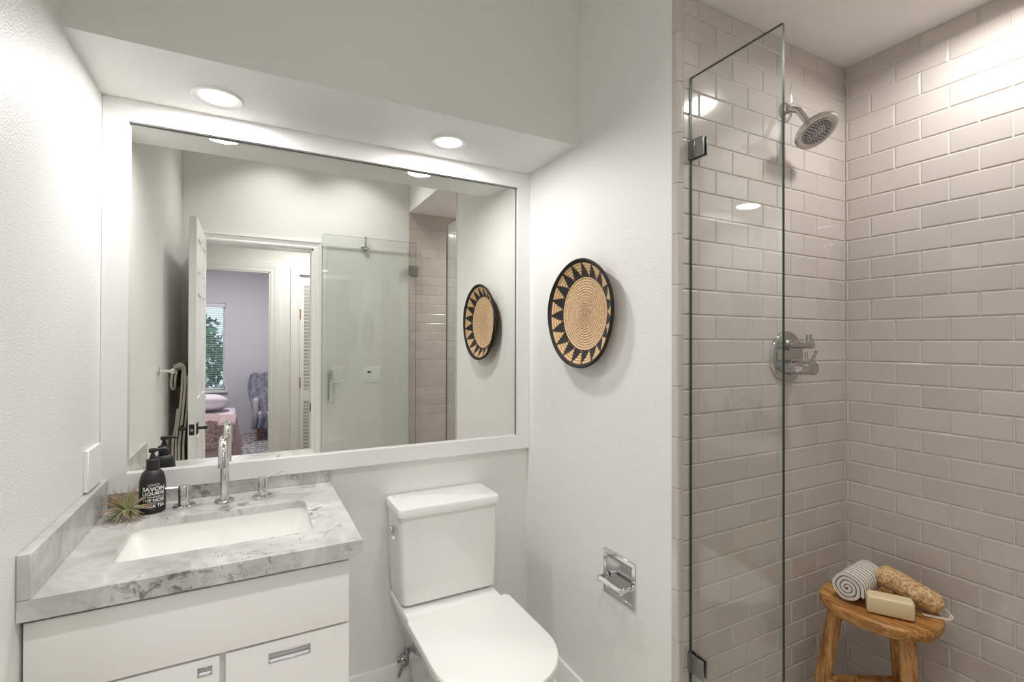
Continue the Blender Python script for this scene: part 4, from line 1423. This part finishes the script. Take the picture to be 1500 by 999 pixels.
# ================================================================== TOWEL BAR on the left wall
bx_, bz_ = XL + 0.062, 1.235
tb = thing('towel_bar', 'chrome towel bar on the left wall beside the open door, seen in the mirror', 'towel bar', (XL, 0.62, bz_))
for yy in (0.93, 0.34):
    b = newbm()
    lathe(b, (XL, yy, bz_), (1, 0, 0), [(0, 0.022), (0.005, 0.022), (0.008, 0.012), (0.008, 0.007), (bx_ - XL, 0.007)], 24)
    lathe(b, (bx_, yy - 0.012, bz_), (0, 1, 0), [(0, 0.010), (0.002, 0.013), (0.022, 0.013), (0.024, 0.010)], 24)
    obj('bracket', b, M_CHROME, tb, smooth=True)
b = newbm(); tube(b, [(bx_, 0.34, bz_), (bx_, 0.93, bz_)], 0.0075, 20)
obj('rail', b, M_CHROME, tb, smooth=True)
# striped towel folded over the rail: cross section in x-z, run along y
M_TST2 = mat('cream towel cloth', srgb(214, 206, 192), 0.95)
bump(M_TST2, noise(M_TST2, coords(M_TST2), 600, 2), 0.5, 0.001)
M_TSTK = mat('black towel stripe', srgb(34, 31, 31), 0.95)
b = newbm()
def strand(path, th, y0, y1, nseg=10, wav=0.003, seed=0):
    pv = [Vector((p[0], 0, p[1])) for p in path]
    # resample
    out = []
    for a_, c_ in zip(pv[:-1], pv[1:]):
        for k in range(5):
            out.append(a_.lerp(c_, k / 5))
    out.append(pv[-1])
    sm = out
    for _ in range(3):
        sm = [sm[0]] + [(sm[i - 1] + sm[i] * 2 + sm[i + 1]) / 4 for i in range(1, len(sm) - 1)] + [sm[-1]]
    L_, R_ = [], []
    for i, p in enumerate(sm):
        d = (sm[min(i + 1, len(sm) - 1)] - sm[max(i - 1, 0)]).normalized()
        nn = Vector((d.z, 0, -d.x))
        L_.append(p + nn * th / 2); R_.append(p - nn * th / 2)
    loop = L_ + R_[::-1]
    nn_ = len(loop)
    rows = []
    for k in range(nseg + 1):
        y = y0 + (y1 - y0) * k / nseg
        rows.append([b.verts.new((p.x + wav * sin(k * 1.3 + i * 0.13 + seed), y, p.z)) for i, p in enumerate(loop)])
    for k in range(nseg):
        mi2 = 1 if k in (nseg - 1, 0) or k % 3 == 1 else 0
        for i in range(nn_):
            j = (i + 1) % nn_
            f = b.faces.new((rows[k][i], rows[k][j], rows[k + 1][j], rows[k + 1][i])); f.material_index = 0 if not (k % 2) else 1; f.smooth = True
    ml = len(sm)
    for row in (rows[0], rows[-1]):
        for i in range(ml - 1):
            f = b.faces.new((row[i], row[i + 1], row[nn_ - 2 - i], row[nn_ - 1 - i]))
            f.material_index = 0
Y0, Y1 = 0.37, 0.56
X = lambda d: XL + d
strand([(X(0.012), 1.125), (X(0.011), 1.16), (X(0.022), 1.235), (X(0.050), 1.262), (X(0.074), 1.245), (X(0.080), 1.15), (X(0.066), 0.95), (X(0.050), 0.78), (X(0.060), 0.55)], 0.0125, Y0, Y1, 14, 0.0015, 0)
strand([(X(0.029), 1.135), (X(0.030), 1.18), (X(0.040), 1.243), (X(0.062), 1.2475), (X(0.066), 1.17), (X(0.052), 0.97), (X(0.034), 0.80), (X(0.042), 0.55)], 0.0115, Y0, Y1 - 0.004, 14, 0.0015, 0.0)
strand([(X(0.092), 1.19), (X(0.094), 1.10), (X(0.084), 0.95), (X(0.068), 0.78), (X(0.078), 0.55)], 0.011, Y0, Y1 - 0.002, 14, 0.0015, 0.0)
strand([(X(0.044), 1.0), (X(0.034), 0.90), (X(0.016), 0.80), (X(0.024), 0.55)], 0.011, Y0, Y1 - 0.006, 14, 0.0015, 0.0)
strand([(X(0.030), 1.14), (X(0.030), 1.122), (X(0.022), 1.110), (X(0.013), 1.118), (X(0.012), 1.135)], 0.0115, Y0, Y1 - 0.002, 14, 0.0015, 0.0)
tag(obj('bath_towel', b, [M_TST2, M_TSTK]), 'cream towel with black stripes folded over the towel bar, seen in the mirror', 'towel')
